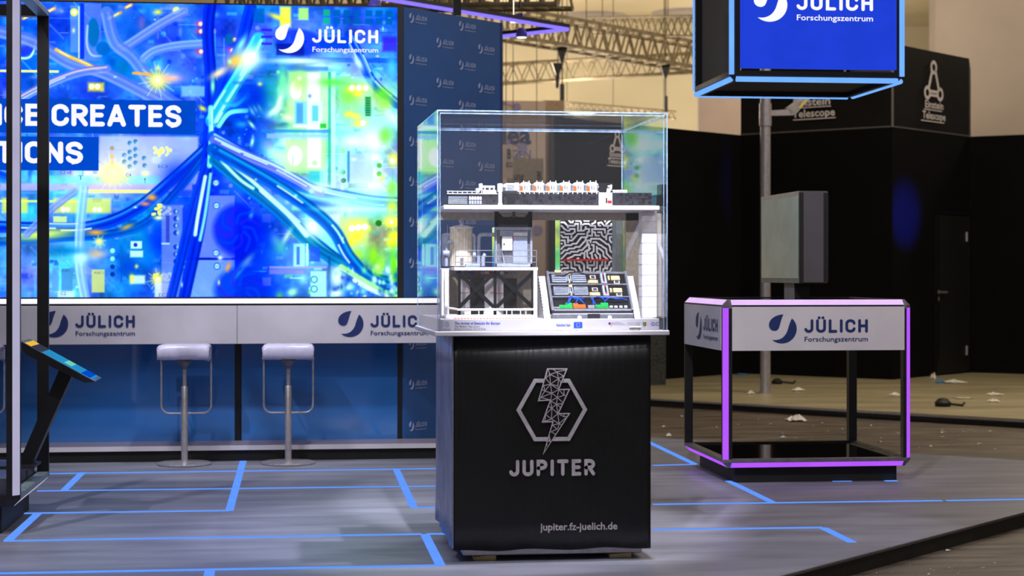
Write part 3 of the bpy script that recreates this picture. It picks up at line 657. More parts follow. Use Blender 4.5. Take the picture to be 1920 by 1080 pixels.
cable([(520, 340), (560, 370), (600, 400), (630, 450)], 10, (170, 255, 200), .9); cable([(385, 330), (372, 400), (366, 440)], 6, (190, 250, 245), .9, WH); cable([(395, 325), (385, 400), (375, 450)], 5, (140, 230, 220), .8)
blob(467, 324, 9, 6, OR, .95, 40); blob(428, 500, 4, 10, OR, .95, 20); blob(465, 487, 6, 16, (190, 255, 200), .9, 40); blob(448, 510, 5, 16, (60, 190, 190), .8, 35); blob(471, 402, 4, 8, (120, 230, 240), .9, 15)
for x, y in ((500, 408), (500, 528), (505, 270)): rect(x-8, y-8, x+8, y+8, (110, 120, 250), .7, 3)
# top right racks
for i in range(7):
    for j in range(2): rect(606+i*19+(i > 3)*3, 12+j*15, 619+i*19+(i > 3)*3, 24+j*15, (10, 100, 170) if i else (40, 170, 130), .9, 2)
rect(475, 12, 496, 40, (10, 100, 180), .8, 2); rect(525, 8, 545, 46, (240, 255, 90), .95, 5); blob(520, 28, 18, 5, YE, .9, 20); rect(560, 10, 578, 32, (180, 250, 120), .9, 4); rect(437, 150, 520, 156, (60, 120, 245), .6, 2)
for y in (50, 63, 76): rect(490, y, 510, y+5, (60, 50, 220), .9)
disc(560, 76, 44, (10, 40, 200), .55, 6, 26); rect(518, 78, 570, 100, (30, 40, 150), .8, 3); rect(600, 64, 655, 90, (15, 70, 200), .85, 4); rect(717, 62, 745, 90, (70, 50, 210), .85, 6); rect(500, 103, 750, 112, (30, 80, 210), .7, 3)
blob(560, 110, 60, 6, (225, 255, 250), .95); blob(600, 120, 30, 5, (210, 255, 230), .9); rect(500, 120, 615, 128, (50, 120, 220), .7, 3)
cable([(655, 60), (675, 100), (700, 150), (745, 190)], 18, (20, 70, 215), .9, (110, 180, 250)); blob(672, 112, 6, 16, (220, 255, 245), .95, -30)
# mint modules
blob(505, 170, 20, 34, (60, 190, 170), .7); blob(478, 180, 26, 30, (5, 60, 200), .9); rect(540, 130, 618, 240, (190, 255, 170), .8, 8); disc(555, 165, 11, (255, 255, 245), 1, 4, 18); rect(576, 132, 600, 240, (235, 255, 225), .85, 4); blob(590, 150, 8, 12, WH, 1)
blob(525, 185, 5, 24, (240, 255, 220), .95, 15); blob(515, 205, 6, 16, (220, 255, 220), .95, 50); blob(540, 218, 11, 6, (230, 255, 200), 1, 20); blob(525, 232, 22, 6, (20, 90, 140), .6)
rect(552, 186, 576, 234, (120, 200, 230), .95, 2); rect(556, 190, 568, 228, (60, 130, 230), .8, 3); rect(578, 186, 604, 232, (210, 255, 240), .9, 3); rect(585, 194, 597, 224, (70, 180, 200), .9, 2); rect(550, 230, 580, 236, (230, 255, 240), .9); rect(600, 228, 612, 237, (30, 170, 40), .9, 2)
rect(490, 240, 620, 246, (50, 130, 210), .8, 2); rect(500, 248, 620, 257, (140, 180, 250), .8, 3); rect(615, 130, 621, 345, (30, 160, 150), .75, 2); rect(621, 130, 629, 350, (190, 255, 215), .85, 3)
rect(535, 258, 612, 320, (185, 255, 150), .85, 8); disc(553, 290, 13, (255, 255, 250), 1, 4, 18); rect(577, 256, 602, 312, (240, 255, 235), .9, 5); line([(549, 290), (549, 306)], 1.4, (30, 120, 60), .8); disc(590, 303, 5, (170, 240, 150), .9)
blob(520, 290, 26, 14, (210, 255, 190), .8, 40); rect(580, 318, 606, 340, (60, 190, 200), .85, 2); rect(600, 315, 612, 345, (150, 240, 230), .8, 3)
rect(634, 140, 700, 240, (160, 240, 190), .6, 8); blob(655, 172, 22, 22, (140, 210, 60), .8)
for x, y, r in ((662, 162, 12), (682, 160, 10), (672, 172, 8), (675, 227, 12), (655, 210, 9), (668, 214, 8)): blob(x, y, r, r*.6, (255, 220, 60), 1)
for x, y in ((660, 160), (673, 160), (686, 160), (680, 227)): disc(x, y, 5, WH, 1, 3)
for k in range(8): rect(686, 178+k*4.6, 694, 180.5+k*4.6, (10, 80, 40), .9, 1)
rect(684, 176, 696, 214, (10, 110, 60), .55, 2); rect(640, 255, 662, 330, (150, 215, 245), .6, 4); rect(651, 280, 656, 340, (30, 100, 170), .8, 1.5); rect(656, 284, 700, 338, (170, 190, 250), .8, 4)
for x, y, c in ((643, 320, (20, 110, 70)), (644, 336, (10, 60, 50)), (711, 307, (60, 160, 20)), (711, 323, (80, 180, 30)), (642, 280, (90, 200, 60))): disc(x, y, 5, c, .9)
blob(705, 262, 20, 20, WH, 1); blob(665, 262, 26, 12, (235, 250, 255), .9); blob(705, 292, 10, 8, WH, 1); rect(653, 341, 690, 350, (30, 80, 110), .7, 3); blob(722, 190, 16, 20, (150, 230, 70), .9, 30); blob(722, 250, 14, 18, (120, 215, 60), .9)
blob(738, 296, 10, 14, (255, 240, 70), 1); disc(736, 298, 5, WH, .9, 3); blob(716, 333, 5, 12, (225, 255, 90), .95, 30); blob(735, 215, 8, 20, (220, 255, 250), .9, -40)
# lower right
blob(640, 375, 80, 14, (190, 250, 220), .8); blob(690, 385, 50, 20, (140, 215, 240), .8); blob(585, 378, 40, 8, (15, 60, 200), .8, 10); rect(636, 404, 690, 460, (190, 220, 140), .8, 6)
for x, y, r in ((665, 426, 17), (680, 425, 14), (668, 443, 14), (655, 455, 11), (736, 415, 16), (740, 440, 14), (735, 455, 12)): blob(x, y, r, r*.7, (255, 236, 60), 1)
for x, y in ((660, 427), (672, 425), (684, 424), (733, 413)): disc(x, y, 6, WH, 1, 3)
star(734, 414, 9); blob(712, 500, 10, 24, (170, 240, 50), .9, 20); blob(738, 500, 8, 40, (120, 220, 20), .9); blob(736, 385, 12, 12, (220, 240, 60), .9); disc(710, 417, 6, (20, 110, 20), .8); blob(670, 475, 14, 10, (180, 220, 60), .9, 40)
blob(590, 420, 22, 26, (200, 255, 220), .9); blob(585, 425, 10, 12, WH, 1); cable([(410, 285), (500, 335), (575, 385), (625, 430), (655, 482), (700, 528), (760, 548)], 24, (8, 80, 190), .9, (40, 170, 215), 5)
rect(550, 456, 572, 500, (170, 230, 240), .9, 3); rect(556, 462, 562, 496, (60, 90, 210), .8, 2); rect(580, 462, 600, 490, (50, 90, 220), .85, 3); rect(574, 456, 578, 498, (200, 255, 230), .9, 1.5); blob(520, 455, 20, 8, (170, 250, 200), .85, 60); blob(536, 445, 5, 20, (230, 255, 210), .95, 30); blob(525, 465, 24, 16, (60, 190, 160), .6)
rect(505, 499, 612, 503, (170, 160, 255), .8, 1.5); rect(505, 504, 575, 514, (140, 130, 250), .8, 3); rect(582, 508, 612, 557, (170, 225, 250), .9, 3); disc(589, 524, 7, (60, 140, 170), .9); disc(589, 524, 4.5, (170, 240, 240), .9); disc(589, 542, 7, (60, 140, 170), .9); disc(589, 542, 4.5, (170, 240, 240), .9)
blob(548, 548, 9, 7, (190, 255, 180), .95, -20); rect(615, 480, 620, 557, (20, 90, 150), .8, 1.5); blob(632, 520, 12, 20, (230, 255, 245), 1); blob(630, 550, 12, 8, WH, 1)
cable([(640, 500), (680, 525), (715, 545), (745, 556)], 10, (170, 255, 150), .9); cable([(665, 525), (700, 545), (730, 557)], 8, (230, 255, 230), .9)
for i in range(60): blob(rs.uniform(625, 745), rs.uniform(500, 557), rs.uniform(2, 6), rs.uniform(2, 7), [(240, 255, 240), (20, 90, 190), (140, 240, 160), (10, 60, 150)][rs.randint(4)], .7)
blob(462, 452, 30, 60, (18, 40, 205), .75); blob(500, 440, 34, 40, (10, 55, 215), .6); blob(470, 540, 30, 20, (15, 60, 205), .7)
for x, y, rx, ry, c in ((620, 150, 30, 8, (90, 230, 60)), (560, 150, 14, 20, (160, 250, 90)), (715, 170, 18, 14, (120, 230, 40)), (690, 345, 40, 8, (230, 255, 250)), (735, 120, 10, 24, (90, 200, 250)), (600, 350, 22, 10, (230, 255, 200)), (640, 300, 8, 40, (180, 255, 220)), (735, 350, 12, 20, (150, 235, 60)), (700, 480, 12, 20, (150, 235, 30)), (660, 390, 60, 5, (210, 255, 235)), (530, 150, 10, 30, (130, 250, 170)), (150, 300, 8, 60, (120, 220, 250)), (320, 230, 60, 8, (40, 60, 200)), (120, 470, 50, 8, (20, 120, 190)), (330, 330, 30, 30, (20, 60, 200))): blob(x, y, rx, ry, c, .8)
# fan blades behind the cable bundle
for fx_, fy_ in ((446, 430), (452, 545)):
    for k in range(9):
        an = k*math.pi*2/9+.3; line(curve([(fx_+12*math.cos(an), fy_+12*math.sin(an)), (fx_+28*math.cos(an+.35), fy_+28*math.sin(an+.35)), (fx_+42*math.cos(an+.9), fy_+42*math.sin(an+.9))], 5), 5, (60, 50, 225) if k % 2 else (10, 80, 230), .6, 4)
for k in range(34):   # glints and specks
    x = rs.uniform(100, 745); y = rs.uniform(10, 557)
    blob(x, y, rs.uniform(1.5, 5), rs.uniform(1.5, 5), [(255, 255, 255), (255, 240, 120), (190, 255, 220), (20, 60, 200)][rs.randint(4)], .8)
img = np.clip(img, 0, 255)/255.0; img = np.clip((img-.56)*1.22+.55, .0, 1); img[..., 0] *= .92
def blur(a, r):
    for ax in (0, 1):
        for _ in range(2):
            c = np.cumsum(np.pad(a, [(r+1, r) if k == ax else (0, 0) for k in range(3)], mode='edge'), axis=ax); n = a.shape[ax]
            a = (np.take(c, range(2*r+1, 2*r+1+n), axis=ax)-np.take(c, range(0, n), axis=ax))/(2*r+1)
    return a
lum = img.min(axis=2, keepdims=True)*.5+img.max(axis=2, keepdims=True)*.5
glow = blur(img*np.clip(lum*2.6-1.7, 0, 1), 9)+.6*blur(img*np.clip(lum*2.6-1.7, 0, 1), 24)
img = np.clip(1-(1-img)*(1-.40*np.clip(glow, 0, 1)), 0, 1)
# as shot the bright picture is a little washed out and saturated blue
lin = np.where(img <= .04045, img/12.92, ((img+.055)/1.055)**2.4)
XS = np.array([aty(p, HZ, YW).x for p in np.linspace(PX0, PX1, NX+1)]); ZS = np.linspace(z_sb, z_st-.01, NY+1)
vx, vz = np.meshgrid(XS, ZS); nV = vx.size
co = np.stack([vx.ravel()-xs0, np.zeros(nV), vz.ravel()-z_sb], 1).astype(np.float32)
ii, jj = np.meshgrid(np.arange(NX), np.arange(NY)); q = (jj*(NX+1)+ii).ravel()
fa = np.stack([q, q+1, q+NX+2, q+NX+1], 1).astype(np.int32)
me = bpy.data.meshes.new('led_picture'); me.vertices.add(nV); me.vertices.foreach_set('co', co.ravel())
me.loops.add(fa.size); me.loops.foreach_set('vertex_index', fa.ravel()); me.polygons.add(len(fa)); me.polygons.foreach_set('loop_start', np.arange(0, fa.size, 4, dtype=np.int32))
me.update(calc_edges=True)
ca = me.color_attributes.new('picture', 'FLOAT_COLOR', 'POINT'); cbuf = np.ones((nV, 4), np.float32); cbuf[:, :3] = lin.reshape(-1, 3); ca.data.foreach_set('color', cbuf.ravel())
pm = bpy.data.materials.new('led_picture'); pm.use_nodes = True; nt = pm.node_tree
for n in list(nt.nodes): nt.nodes.remove(n)
o_ = nt.nodes.new('ShaderNodeOutputMaterial'); em = nt.nodes.new('ShaderNodeEmission'); at = nt.nodes.new('ShaderNodeAttribute'); at.attribute_name = 'picture'
nt.links.new(at.outputs['Color'], em.inputs[0]); em.inputs[1].default_value = 1.3; nt.links.new(em.outputs[0], o_.inputs[0]); pm.cycles.emission_sampling = 'NONE'
me.materials.append(pm)
scr = thing('led_screen', (xs0, YW, z_sb), 'large bright LED video wall of blue and green circuitry above the white bar', 'screen')
pic = bpy.data.objects.new('picture', me); COL.objects.link(pic); pic.parent = scr; pic.location = (0, 0, 0)
mb = MB(); mb.box((xs0-.04, YW+.002, z_sb-.01), (xs1, YW+.028, z_st)); mb.build('panel_body', M['blackm'], scr)
mb = MB(); mb.box((xs1, YW-.012, z_sb-.01), (xe-.004, YW+.028, z_st)); mb.build('side_frame', M['blackm'], scr)
def capbox(x0, y0, x1, y1):
    a = PW.pt(x0, (y0+y1)/2); b = PW.pt(x1, (y0+y1)/2); zt = PW.pt((x0+x1)/2, y0).z; zb = PW.pt((x0+x1)/2, y1).z
    mb = MB(); mb.box((max(a.x, xs0), YW-.004, zb), (b.x, YW-.001, zt)); return mb.build('caption_band', M['scr_band'], scr)
capbox(-640, 183.5, 367, 247.5); capbox(-640, 253.5, 185, 317.5)
write('lettering', 'CREATES', PW, 97, 340.5, 236.5, 41.5, M['scr_white'], scr, stroke=.215, off=.008)
write('lettering', 'ICE', PW, -6, 77, 235.5, 41.5, M['scr_white'], scr, stroke=.215, off=.008)
write('lettering', 'TIONS', PW, -8, 156, 306, 41.5, M['scr_white'], scr, stroke=.215, off=.008)
logo(scr, PW, 516, 709, 44, 100, M['scr_white'], off=.008)
for t, a, b, y, c in (('C4', 236, 246, 331, 6), ('C2 x8', 113, 134, 326, 6), ('EC3', 298, 316, 556, 6), ('EC3', 297, 314, 315, 5.5), ('C2', 114, 124, 553, 6), ('PORT 1', 177, 194, 514, 4.5), ('PORT', 117, 131, 510, 4.5), ('!', 271, 273, 343, 9), ('T', 147, 156, 337, 8)):
    write('small_print', t, PW, a, b, y, c, M['scr_dark'], scr, off=.006)

# bar: kick plinth, foot ledge, panels, fascia, counter top
bx0, bx1 = xl, aty(757, HZ, YW).x
z_lt = aty(345, 836, YK).z; z_lb = aty(345, 845, YK).z
kick_r = aty(905, HZ, YK).x
mb = MB(); mb.box((bx0, YK+.03, 0), (kick_r, YW+.2, z_lb)); structure(mb.build('baseboard_rear', M['blackm']))
mb = MB(); mb.bbox((bx0, YK, z_lb), (kick_r, YW-.002, z_lt), .003); ledge = mb.build('trim_2', M['ledge']); structure(ledge)
mb = MB(); mb.box((bx0, YK-.006, z_lb), (kick_r, YK-.0005, z_lb+.032)); mb.build('front_strip', M['white'], ledge)
seams = [-700, -153, 440, 745]; zpt = aty(400, 600, YW).z
for k in range(3):
    a = aty(seams[k]+(13 if k else 0), 700, YW).x; b = aty(seams[k+1], 700, YW).x
    mb = MB(); mb.box((a, YW-.004, z_lt), (b, YW+.028, z_sb-.012)); o = mb.build('wall_panel', M['blue']); structure(o); o.name = 'wall_lower'
for k in (440, -153):
    a = aty(k, 700, YW).x; b = aty(k+13, 700, YW).x; c = aty(k+9, 700, YW).x
    mb = MB(); mb.box((a, YW+.012, z_lt), (b, YW+.029, zpt)); mb.box((c, YW-.004, z_lt), (c+.008, YW+.02, zpt)); structure(mb.build('trim_3', M['black']))
a = aty(745, 700, YW).x; mb = MB(); mb.box((a, YW+.005, z_lt), (xe-.004, YW+.029, zpt)); structure(mb.build('trim_4', M['black']))
# fascia
YB = YK+.11; PB = yplane(YB)
bar = thing('bar_counter', (0, YB, aty(400, 645, YB).z), 'long white bar counter on the rear wall with dark blue institute logos on its fascia', 'counter')
bxr = aty(860, 600, YB).x; zb0 = aty(400, 645, YB).z; zb1 = aty(400, 573, YB).z
for k, (a, b) in enumerate([(-700, -112), (-111, 444.3), (445, 0)]):
    a = aty(a, 600, YB).x; b = aty(b, 600, YB).x if b else bxr
    mb = MB(); mb.bbox((a, YB, zb0), (b, YB+.03, zb1), .002); mb.build('fascia_panel', M['white'], bar)
mb = MB(); mb.box((bx0, YB+.008, zb1), (bxr, YB+.03, aty(400, 569, YB).z)); mb.build('shadow_gap', M['black'], bar)
mb = MB(); mb.bbox((bx0, YB-.01, aty(400, 569, YB).z), (bxr, YB+.004, aty(400, 560, YB).z), .002); mb.build('overexposed_edge', M['edge_glow'], bar)  # plain white counter edge; its overexposure is put in as glow
mb = MB(); mb.box((bx0, YB+.004, aty(400, 569, YB).z), (bxr, YW-.03, aty(400, 560.5, YB).z)); mb.build('counter_top', M['white'], bar)
logo(bar, PB, 634, 803, 583, 632, M['navy']); logo(bar, PB, 79, 253, 583, 633, M['navy']); logo(bar, PB, -476, -304, 584, 634, M['navy'])

# angled blue wall with the scattered logos
g0 = Vector((xe, YW-.004, 0)); g1 = atd(938.5, HZ, (g0-CAM).dot(FWD)*1.0645); g1.z = 0
PG = Plane((g0.x, g0.y), (g1.x, g1.y)); tk = -PG.n*.10
mb = MB(); mb.prism([g0, g1, g1+tk, g0+tk], (0, 0, aty(757, 13, YW).z)); gw = mb.build('wall_angled', M['blue_fab']); structure(gw)
mb = MB(); mb.prism([g1+PG.n*.004, g1+PG.u*.02+PG.n*.004, g1+PG.u*.02+tk, g1+tk], (0, 0, aty(757, 13, YW).z+.002)); mb.build('edge_profile', M['navy'], gw)
first = None
def wall_logo(px, py, first):
    """px, py: emblem centre"""
    w = 6.5
    if first is None: return logo(gw, PG, px-w, px+26.5, py-9.5, py+9.5, M['logo_pale'], off=.003, joined=True)[0], PG.pt(px, py)
    o = first[0].copy(); COL.objects.link(o); o.parent = gw; o.location = PG.pt(px, py)-first[1]; return first
rows = []
for cx_, ys in ((773, [33, 110, 187, 264, 339, 415, 492, 568, 645, 720, 798]), (824, [79, 154, 230, 303, 380, 455, 530]), (866, [48, 121, 196, 271, 344, 417]), (902, [91, 164, 238, 311, 385])):
    for y in ys: first = wall_logo(cx_ + (0 if y > 60 or cx_ != 773 else 0), y, first)

# =================================================================== BAR STOOLS
def make_stool(px, label):
    c = atz(px, 871); t = thing('bar_stool', c, label, 'stool', 'steel bar stools along the bar')
    mb = MB(); mb.lathe(c, [(.178, 0), (.183, .004), (.183, .010), (.176, .016), (.05, .022), (.03, .024)], 48); mb.build('base', M['chrome'], t, True)
    z1 = CH-(721-HZ)*c.y/FOC; z2 = CH-(676-HZ)*c.y/FOC; zs = CH-(668-HZ)*c.y/FOC; zt = CH-(644-HZ)*c.y/FOC
    mb = MB(); mb.lathe(c, [(.0225, .018), (.0225, z1-.003), (.021, z1)], 20); mb.build('lower_pole', M['chrome'], t, True)
    mb = MB(); mb.lathe(c, [(.014, z1), (.014, z2-.02)], 16); mb.build('upper_pole', M['chrome'], t, True)
    mb = MB(); mb.lathe(c, [(.018, z2-.05), (.022, z2-.03), (.040, z2-.006), (.040, z2+.008)], 16); mb.bbox(c+Vector((-.048, -.05, z2)), c+Vector((.048, .12, zs+.004)), .004); mb.build('mount', M['grey'], t)
    # seat shell: flat top rolling down at the rear (towards the camera) and a lip at the front
    W = .170; prof = [(-.150, zs-.004), (-.163, zs+.02), (-.166, zs+.045)]+[(-.135-.031*math.cos(a), zt-.033+.033*math.sin(a)) for a in np.linspace(.3, 1.57, 5)]+[(0, zt-.008), (.12, zt-.004), (.19, zt-.006), (.215, zt-.016), (.224, zt-.04), (.222, zs-.028)]
    mb = MB(); th = .012; n = len(prof); vs = []; fs = []
    xs_ = [(-1, .020), (-.93, .006), (-.80, .0), (0, 0), (.80, 0), (.93, .006), (1, .020)]
    for sx, drop in xs_:
        for y, z in prof: vs.append(c+Vector((sx*W, y, z-drop*(1 if z > zt-.04 else .0))))
    cols = len(xs_)
    for i in range(cols-1):
        for j in range(n-1): fs.append((i*n+j, (i+1)*n+j, (i+1)*n+j+1, i*n+j+1))
    mb.add(vs, fs); s = mb.build('seat', M['white_gloss'], t, True)
    md = s.modifiers.new('thickness', 'SOLIDIFY'); md.thickness = th; md.offset = 0
    # continuous tube: along the seat sides and down to the foot rest
    zf = CH-(775-HZ)*c.y/FOC; yf = .19; R = .055; X = .168
    path = [(-X, -.13, zs-.002), (-X, .05, zs-.012), (-X, yf-.03, zs-.02), (-X, yf, zs-.05), (-X, yf, zf+R)]+[(-X+R-R*math.cos(a), yf, zf+R-R*math.sin(a)) for a in np.linspace(.3, 1.57, 5)]
    full = path+[(-x, y, z) for x, y, z in path[::-1]]
    mb = MB(); mb.tube([c+Vector(p) for p in full], .0075, 10); mb.build('foot_rest_frame', M['chrome'], t, True)
    mb = MB(); mb.tube([c+Vector((.03, -.05, zs-.004)), c+Vector((.14, -.12, zs-.010)), c+Vector((.17, -.15, zs-.014))], .004, 8); mb.build('height_lever', M['chrome'], t, True)
    return t
M['white_gloss'] = mat('white_gloss_seat', (206, 200, 224), .22, noise=.03)
s1 = make_stool(346, 'steel bar stool with white seat, left of the black joint in the blue panel')
s2 = copy_tree(s1); p = atz(540.5, 869.3); s2.location = p; s2['label'] = 'steel bar stool with white seat, between the black joint and the glass case'
s3 = copy_tree(s1); p = atz(-49, 873); s3.location = p; s3['label'] = 'steel bar stool cut off at the left edge of the photo'

# =================================================================== PEDESTAL AND GLASS CASE
YP = atz(1035, 1050).y-.03; PP = yplane(YP)
px0 = aty(849, 800, YP).x; px1 = aty(1220, 800, YP).x; zt = aty(1035, 629, YP).z; zb = aty(1035, 1030, YP).z
DP = 1.0
ped = thing('pedestal', ((px0+px1)/2, YP+DP/2, 0), 'tall black fabric-covered plinth with white lightning emblem and JUPITER lettering, under the glass case', 'pedestal')
mb = MB(); seg = 14
# cover: front, right, back and top; the lower hem undulates a little
mb.box((px0+.012, YP+.004, .09), (px1-.004, YP+DP, zt-.002)); mb.build('body', M['cover'], ped)
def cloth(name, A, B, m, wav, z0, z1, nx=40, nz=8):
    A = Vector(A); B = Vector(B); u = (B-A); n = Vector((u.y, -u.x, 0)).normalized(); vs = []; fs = []
    for i in range(nx+1):
        for j in range(nz+1):
            t = i/nx; z = z0+(z1-z0)*j/nz; hem = (1-j/nz)**3
            vs.append(A+u*t+n*(wav*math.sin(t*31)*hem+wav*.6*math.sin(t*13+2)*hem)+Vector((0, 0, z+hem*.004*math.sin(t*17+1))))
    for i in range(nx):
        for j in range(nz): fs.append((i*(nz+1)+j, (i+1)*(nz+1)+j, (i+1)*(nz+1)+j+1, i*(nz+1)+j+1))
    mb = MB(); mb.add(vs, fs); o = mb.build(name, m, ped, True); s = o.modifiers.new('thickness', 'SOLIDIFY'); s.thickness = .003; return o
cloth('front_cover', (px0, YP, 0), (px1, YP, 0), M['cover'], .003, zb, zt)
cloth('side_cover', (px0, YP+DP, 0), (px0, YP, 0), M['cover_side'], .006, zb+.01, zt)
mb = MB(); mb.box((px0-.003, YP-.003, zb+.01), (px0+.003, YP+.003, zt)); mb.build('corner_seam', M['mgrey'], ped)
mb = MB(); mb.bbox((px0+.05, YP+.05, .022), (px1-.03, YP+DP-.04, .088), .004); mb.build('plinth', M['alu'], ped)
mb = MB(); mb.box((px0+.03, YP+.03, .055), (px1-.02, YP+DP-.03, .062)); mb.build('plinth_rail', M['alu'], ped)
for x in (aty(912, HZ, YP).x, aty(1168, HZ, YP).x):
    for y in (YP+.06, YP+DP-.14):
        mb = MB(); mb.prism([Vector((x-.05, y, 0)), Vector((x+.05, y, 0)), Vector((x+.05, y, .022)), Vector((x-.05, y, .016))], (0, .08, 0)); mb.build('wooden_wedge', M['wood'], ped)
# emblem: hexagon and lightning bolt
def E(p): return (960+p[0]/6.0, 680+p[1]/6.0)
def pp(p, off): q = E(p); return PP.pt(q[0], q[1], off)
mb = MB(); ho = [(48, 533), (248, 180), (650, 180), (847, 527), (650, 880), (248, 885)]; hi = [(100, 533), (272, 225), (628, 225), (797, 527), (625, 835), (272, 838)]
mb.add([pp(p, .010) for p in ho+hi], [(i, (i+1) % 6, 6+(i+1) % 6, 6+i) for i in range(6)]); mb.build('hexagon', M['hprint'], ped)
BO = [(395, 68), (612, 68), (519, 300), (640, 298), (514, 570), (640, 570), (350, 1018), (457, 660), (338, 665), (428, 418), (293, 425)]
mb = MB()
for tri in ((0, 1, 2), (0, 2, 9), (0, 9, 10), (2, 3, 4), (2, 4, 9), (9, 4, 7), (9, 7, 8), (4, 5, 6), (4, 6, 7)):
    mb.add([pp(BO[i], .012) for i in tri], [(0, 1, 2)])
mb.build('bolt_ground', M['cover'], ped)
vs = []; fs = []; pts = [(pp(p, 0).x, pp(p, 0).z) for p in BO]; ribbon(vs, fs, pts+[pts[0]], .0052)
segs = [((395, 68), (375, 180)), ((420, 130), (500, 105)), ((500, 100), (605, 80)), ((465, 78), (500, 105)), ((500, 105), (580, 150)), ((500, 105), (520, 175)), ((420, 130), (520, 175)), ((520, 175), (570, 150)), ((420, 130), (428, 240)), ((375, 175), (428, 240)), ((375, 175), (420, 130)), ((420, 130), (405, 80)),
        ((428, 240), (520, 175)), ((520, 175), (510, 260)), ((520, 175), (545, 225)), ((428, 240), (510, 260)), ((428, 240), (352, 255)), ((352, 255), (365, 318)), ((428, 240), (365, 318)), ((428, 240), (443, 340)), ((365, 318), (443, 340)), ((428, 240), (520, 300)), ((510, 260), (522, 295)), ((335, 300), (365, 318)), ((365, 318), (318, 390)), ((443, 340), (318, 390)), ((318, 390), (425, 415)),
        ((318, 390), (300, 420)), ((443, 340), (430, 420)), ((443, 340), (520, 300)), ((443, 340), (505, 388)), ((520, 300), (505, 388)), ((520, 300), (580, 365)), ((505, 388), (580, 365)), ((580, 300), (580, 365)), ((580, 365), (605, 370)), ((505, 388), (430, 430)), ((505, 388), (495, 463)), ((505, 388), (560, 440)), ((430, 430), (495, 463)), ((495, 463), (555, 460)), ((430, 430), (443, 508)), ((405, 490), (443, 508)),
        ((495, 463), (443, 508)), ((495, 463), (540, 500)), ((495, 463), (510, 570)), ((443, 508), (510, 570)), ((443, 508), (440, 632)), ((443, 508), (375, 580)), ((375, 580), (440, 632)), ((510, 570), (440, 632)), ((375, 580), (365, 655)), ((440, 632), (345, 662)), ((440, 632), (525, 683)), ((510, 570), (525, 683)), ((510, 570), (580, 605)), ((525, 683), (595, 620)), ((580, 575), (580, 605)), ((580, 605), (620, 600)),
        ((525, 683), (450, 700)), ((525, 683), (545, 695)), ((450, 700), (500, 745)), ((525, 683), (510, 740)), ((500, 745), (435, 775)), ((435, 775), (480, 800)), ((415, 820), (425, 870)), ((425, 870), (395, 880)), ((410, 850), (425, 890)), ((395, 880), (425, 880)), ((390, 890), (385, 935))]
for a, b in segs: a = pp(a, 0); b = pp(b, 0); ribbon(vs, fs, [(a.x, a.z), (b.x, b.z)], .0032, 6)
mb = MB(); mb.add([Vector((x, YP-.0135-c, z)) for x, z, c in vs], fs); mb.build('lightning_bolt', M['hprint'], ped)
write('lettering', 'JUPITER', PP, 954, 1115, 893, 31, M['hprint'], ped, stroke=.23, off=.011)
write('web_address', 'jupiter.fz-juelich.de', PP, 1012, 1157, 994, 13.5, M['hprint'], ped, bold=.022, off=.011)

# display case
cx0 = aty(819.5, 415, YP-.035).x; cx1 = aty(1252.5, 415, YP-.035).x; YC = YP-.035; DC = .95; zc0 = aty(1035, 620.5, YC).z; zc1 = aty(1035, 209, YC).z; TKA = .012
case = thing('display_case', ((cx0+cx1)/2, YC+DC/2, zt), 'large clear acrylic display case with pale base standing on the black plinth', 'display case')
mb = MB(); mb.bbox((cx0-.012, YC-.012, zt), (cx1+.008, YC+DC+.012, zc0), .003); mb.build('base_plate', M['white'], case)
for nm, a, b, m in (('glass_pane', (cx0, YC, zc0), (cx1, YC+TKA, zc1-TKA), 'acrylic'), ('glass_pane', (cx0, YC+DC-TKA, zc0), (cx1, YC+DC, zc1-TKA), 'acrylic'),
                 ('glass_pane', (cx0, YC+TKA, zc0), (cx0+TKA, YC+DC-TKA, zc1-TKA), 'acrylic'), ('glass_pane', (cx1-TKA, YC+TKA, zc0), (cx1, YC+DC-TKA, zc1-TKA), 'acrylic'),
                 ('glass_lid', (cx0, YC, zc1-TKA+.001), (cx1, YC+DC, zc1), 'acrylic_top')):
    mb = MB(); mb.box(a, b); mb.build(nm, M[m], case)
e = .0035
def edge(a, b): mb = MB(); mb.box(a, b); mb.build('glass_edge', M['acr_edge'], case)
edge((cx0, YC-.001, zc1-.004), (cx1, YC+.003, zc1+.001)); edge((cx0+TKA, YC-.001, zc1-TKA-.004), (cx1-TKA, YC+.001, zc1-TKA+.0))
edge((cx0-.001, YC-.001, zc0), (cx0+.003, YC+.003, zc1)); edge((cx1-.003, YC-.001, zc0), (cx1+.001, YC+.003, zc1)); edge((cx0+TKA, YC+TKA, zc0), (cx0+TKA+.003, YC+TKA+.003, zc1-TKA)); edge((cx1-TKA-.003, YC+TKA, zc0), (cx1-TKA, YC+TKA+.003, zc1-TKA))
edge((cx0, YC+DC-TKA-.003, zc1-TKA-.006), (cx1, YC+DC-TKA, zc1-TKA)); edge((cx1-TKA-.004, YC+DC-TKA-.004, zc0), (cx1-TKA, YC+DC-TKA, zc1-TKA))
edge((cx1-TKA-.005, YC+TKA, zc1-TKA-.005), (cx1-TKA, YC+DC-TKA, zc1-TKA)); edge((cx0-.001, YC, zc1-.003), (cx0+.004, YC+DC, zc1+.001)); edge((cx0-.001, YC+DC-.004, zc0), (cx0+.003, YC+DC, zc1))
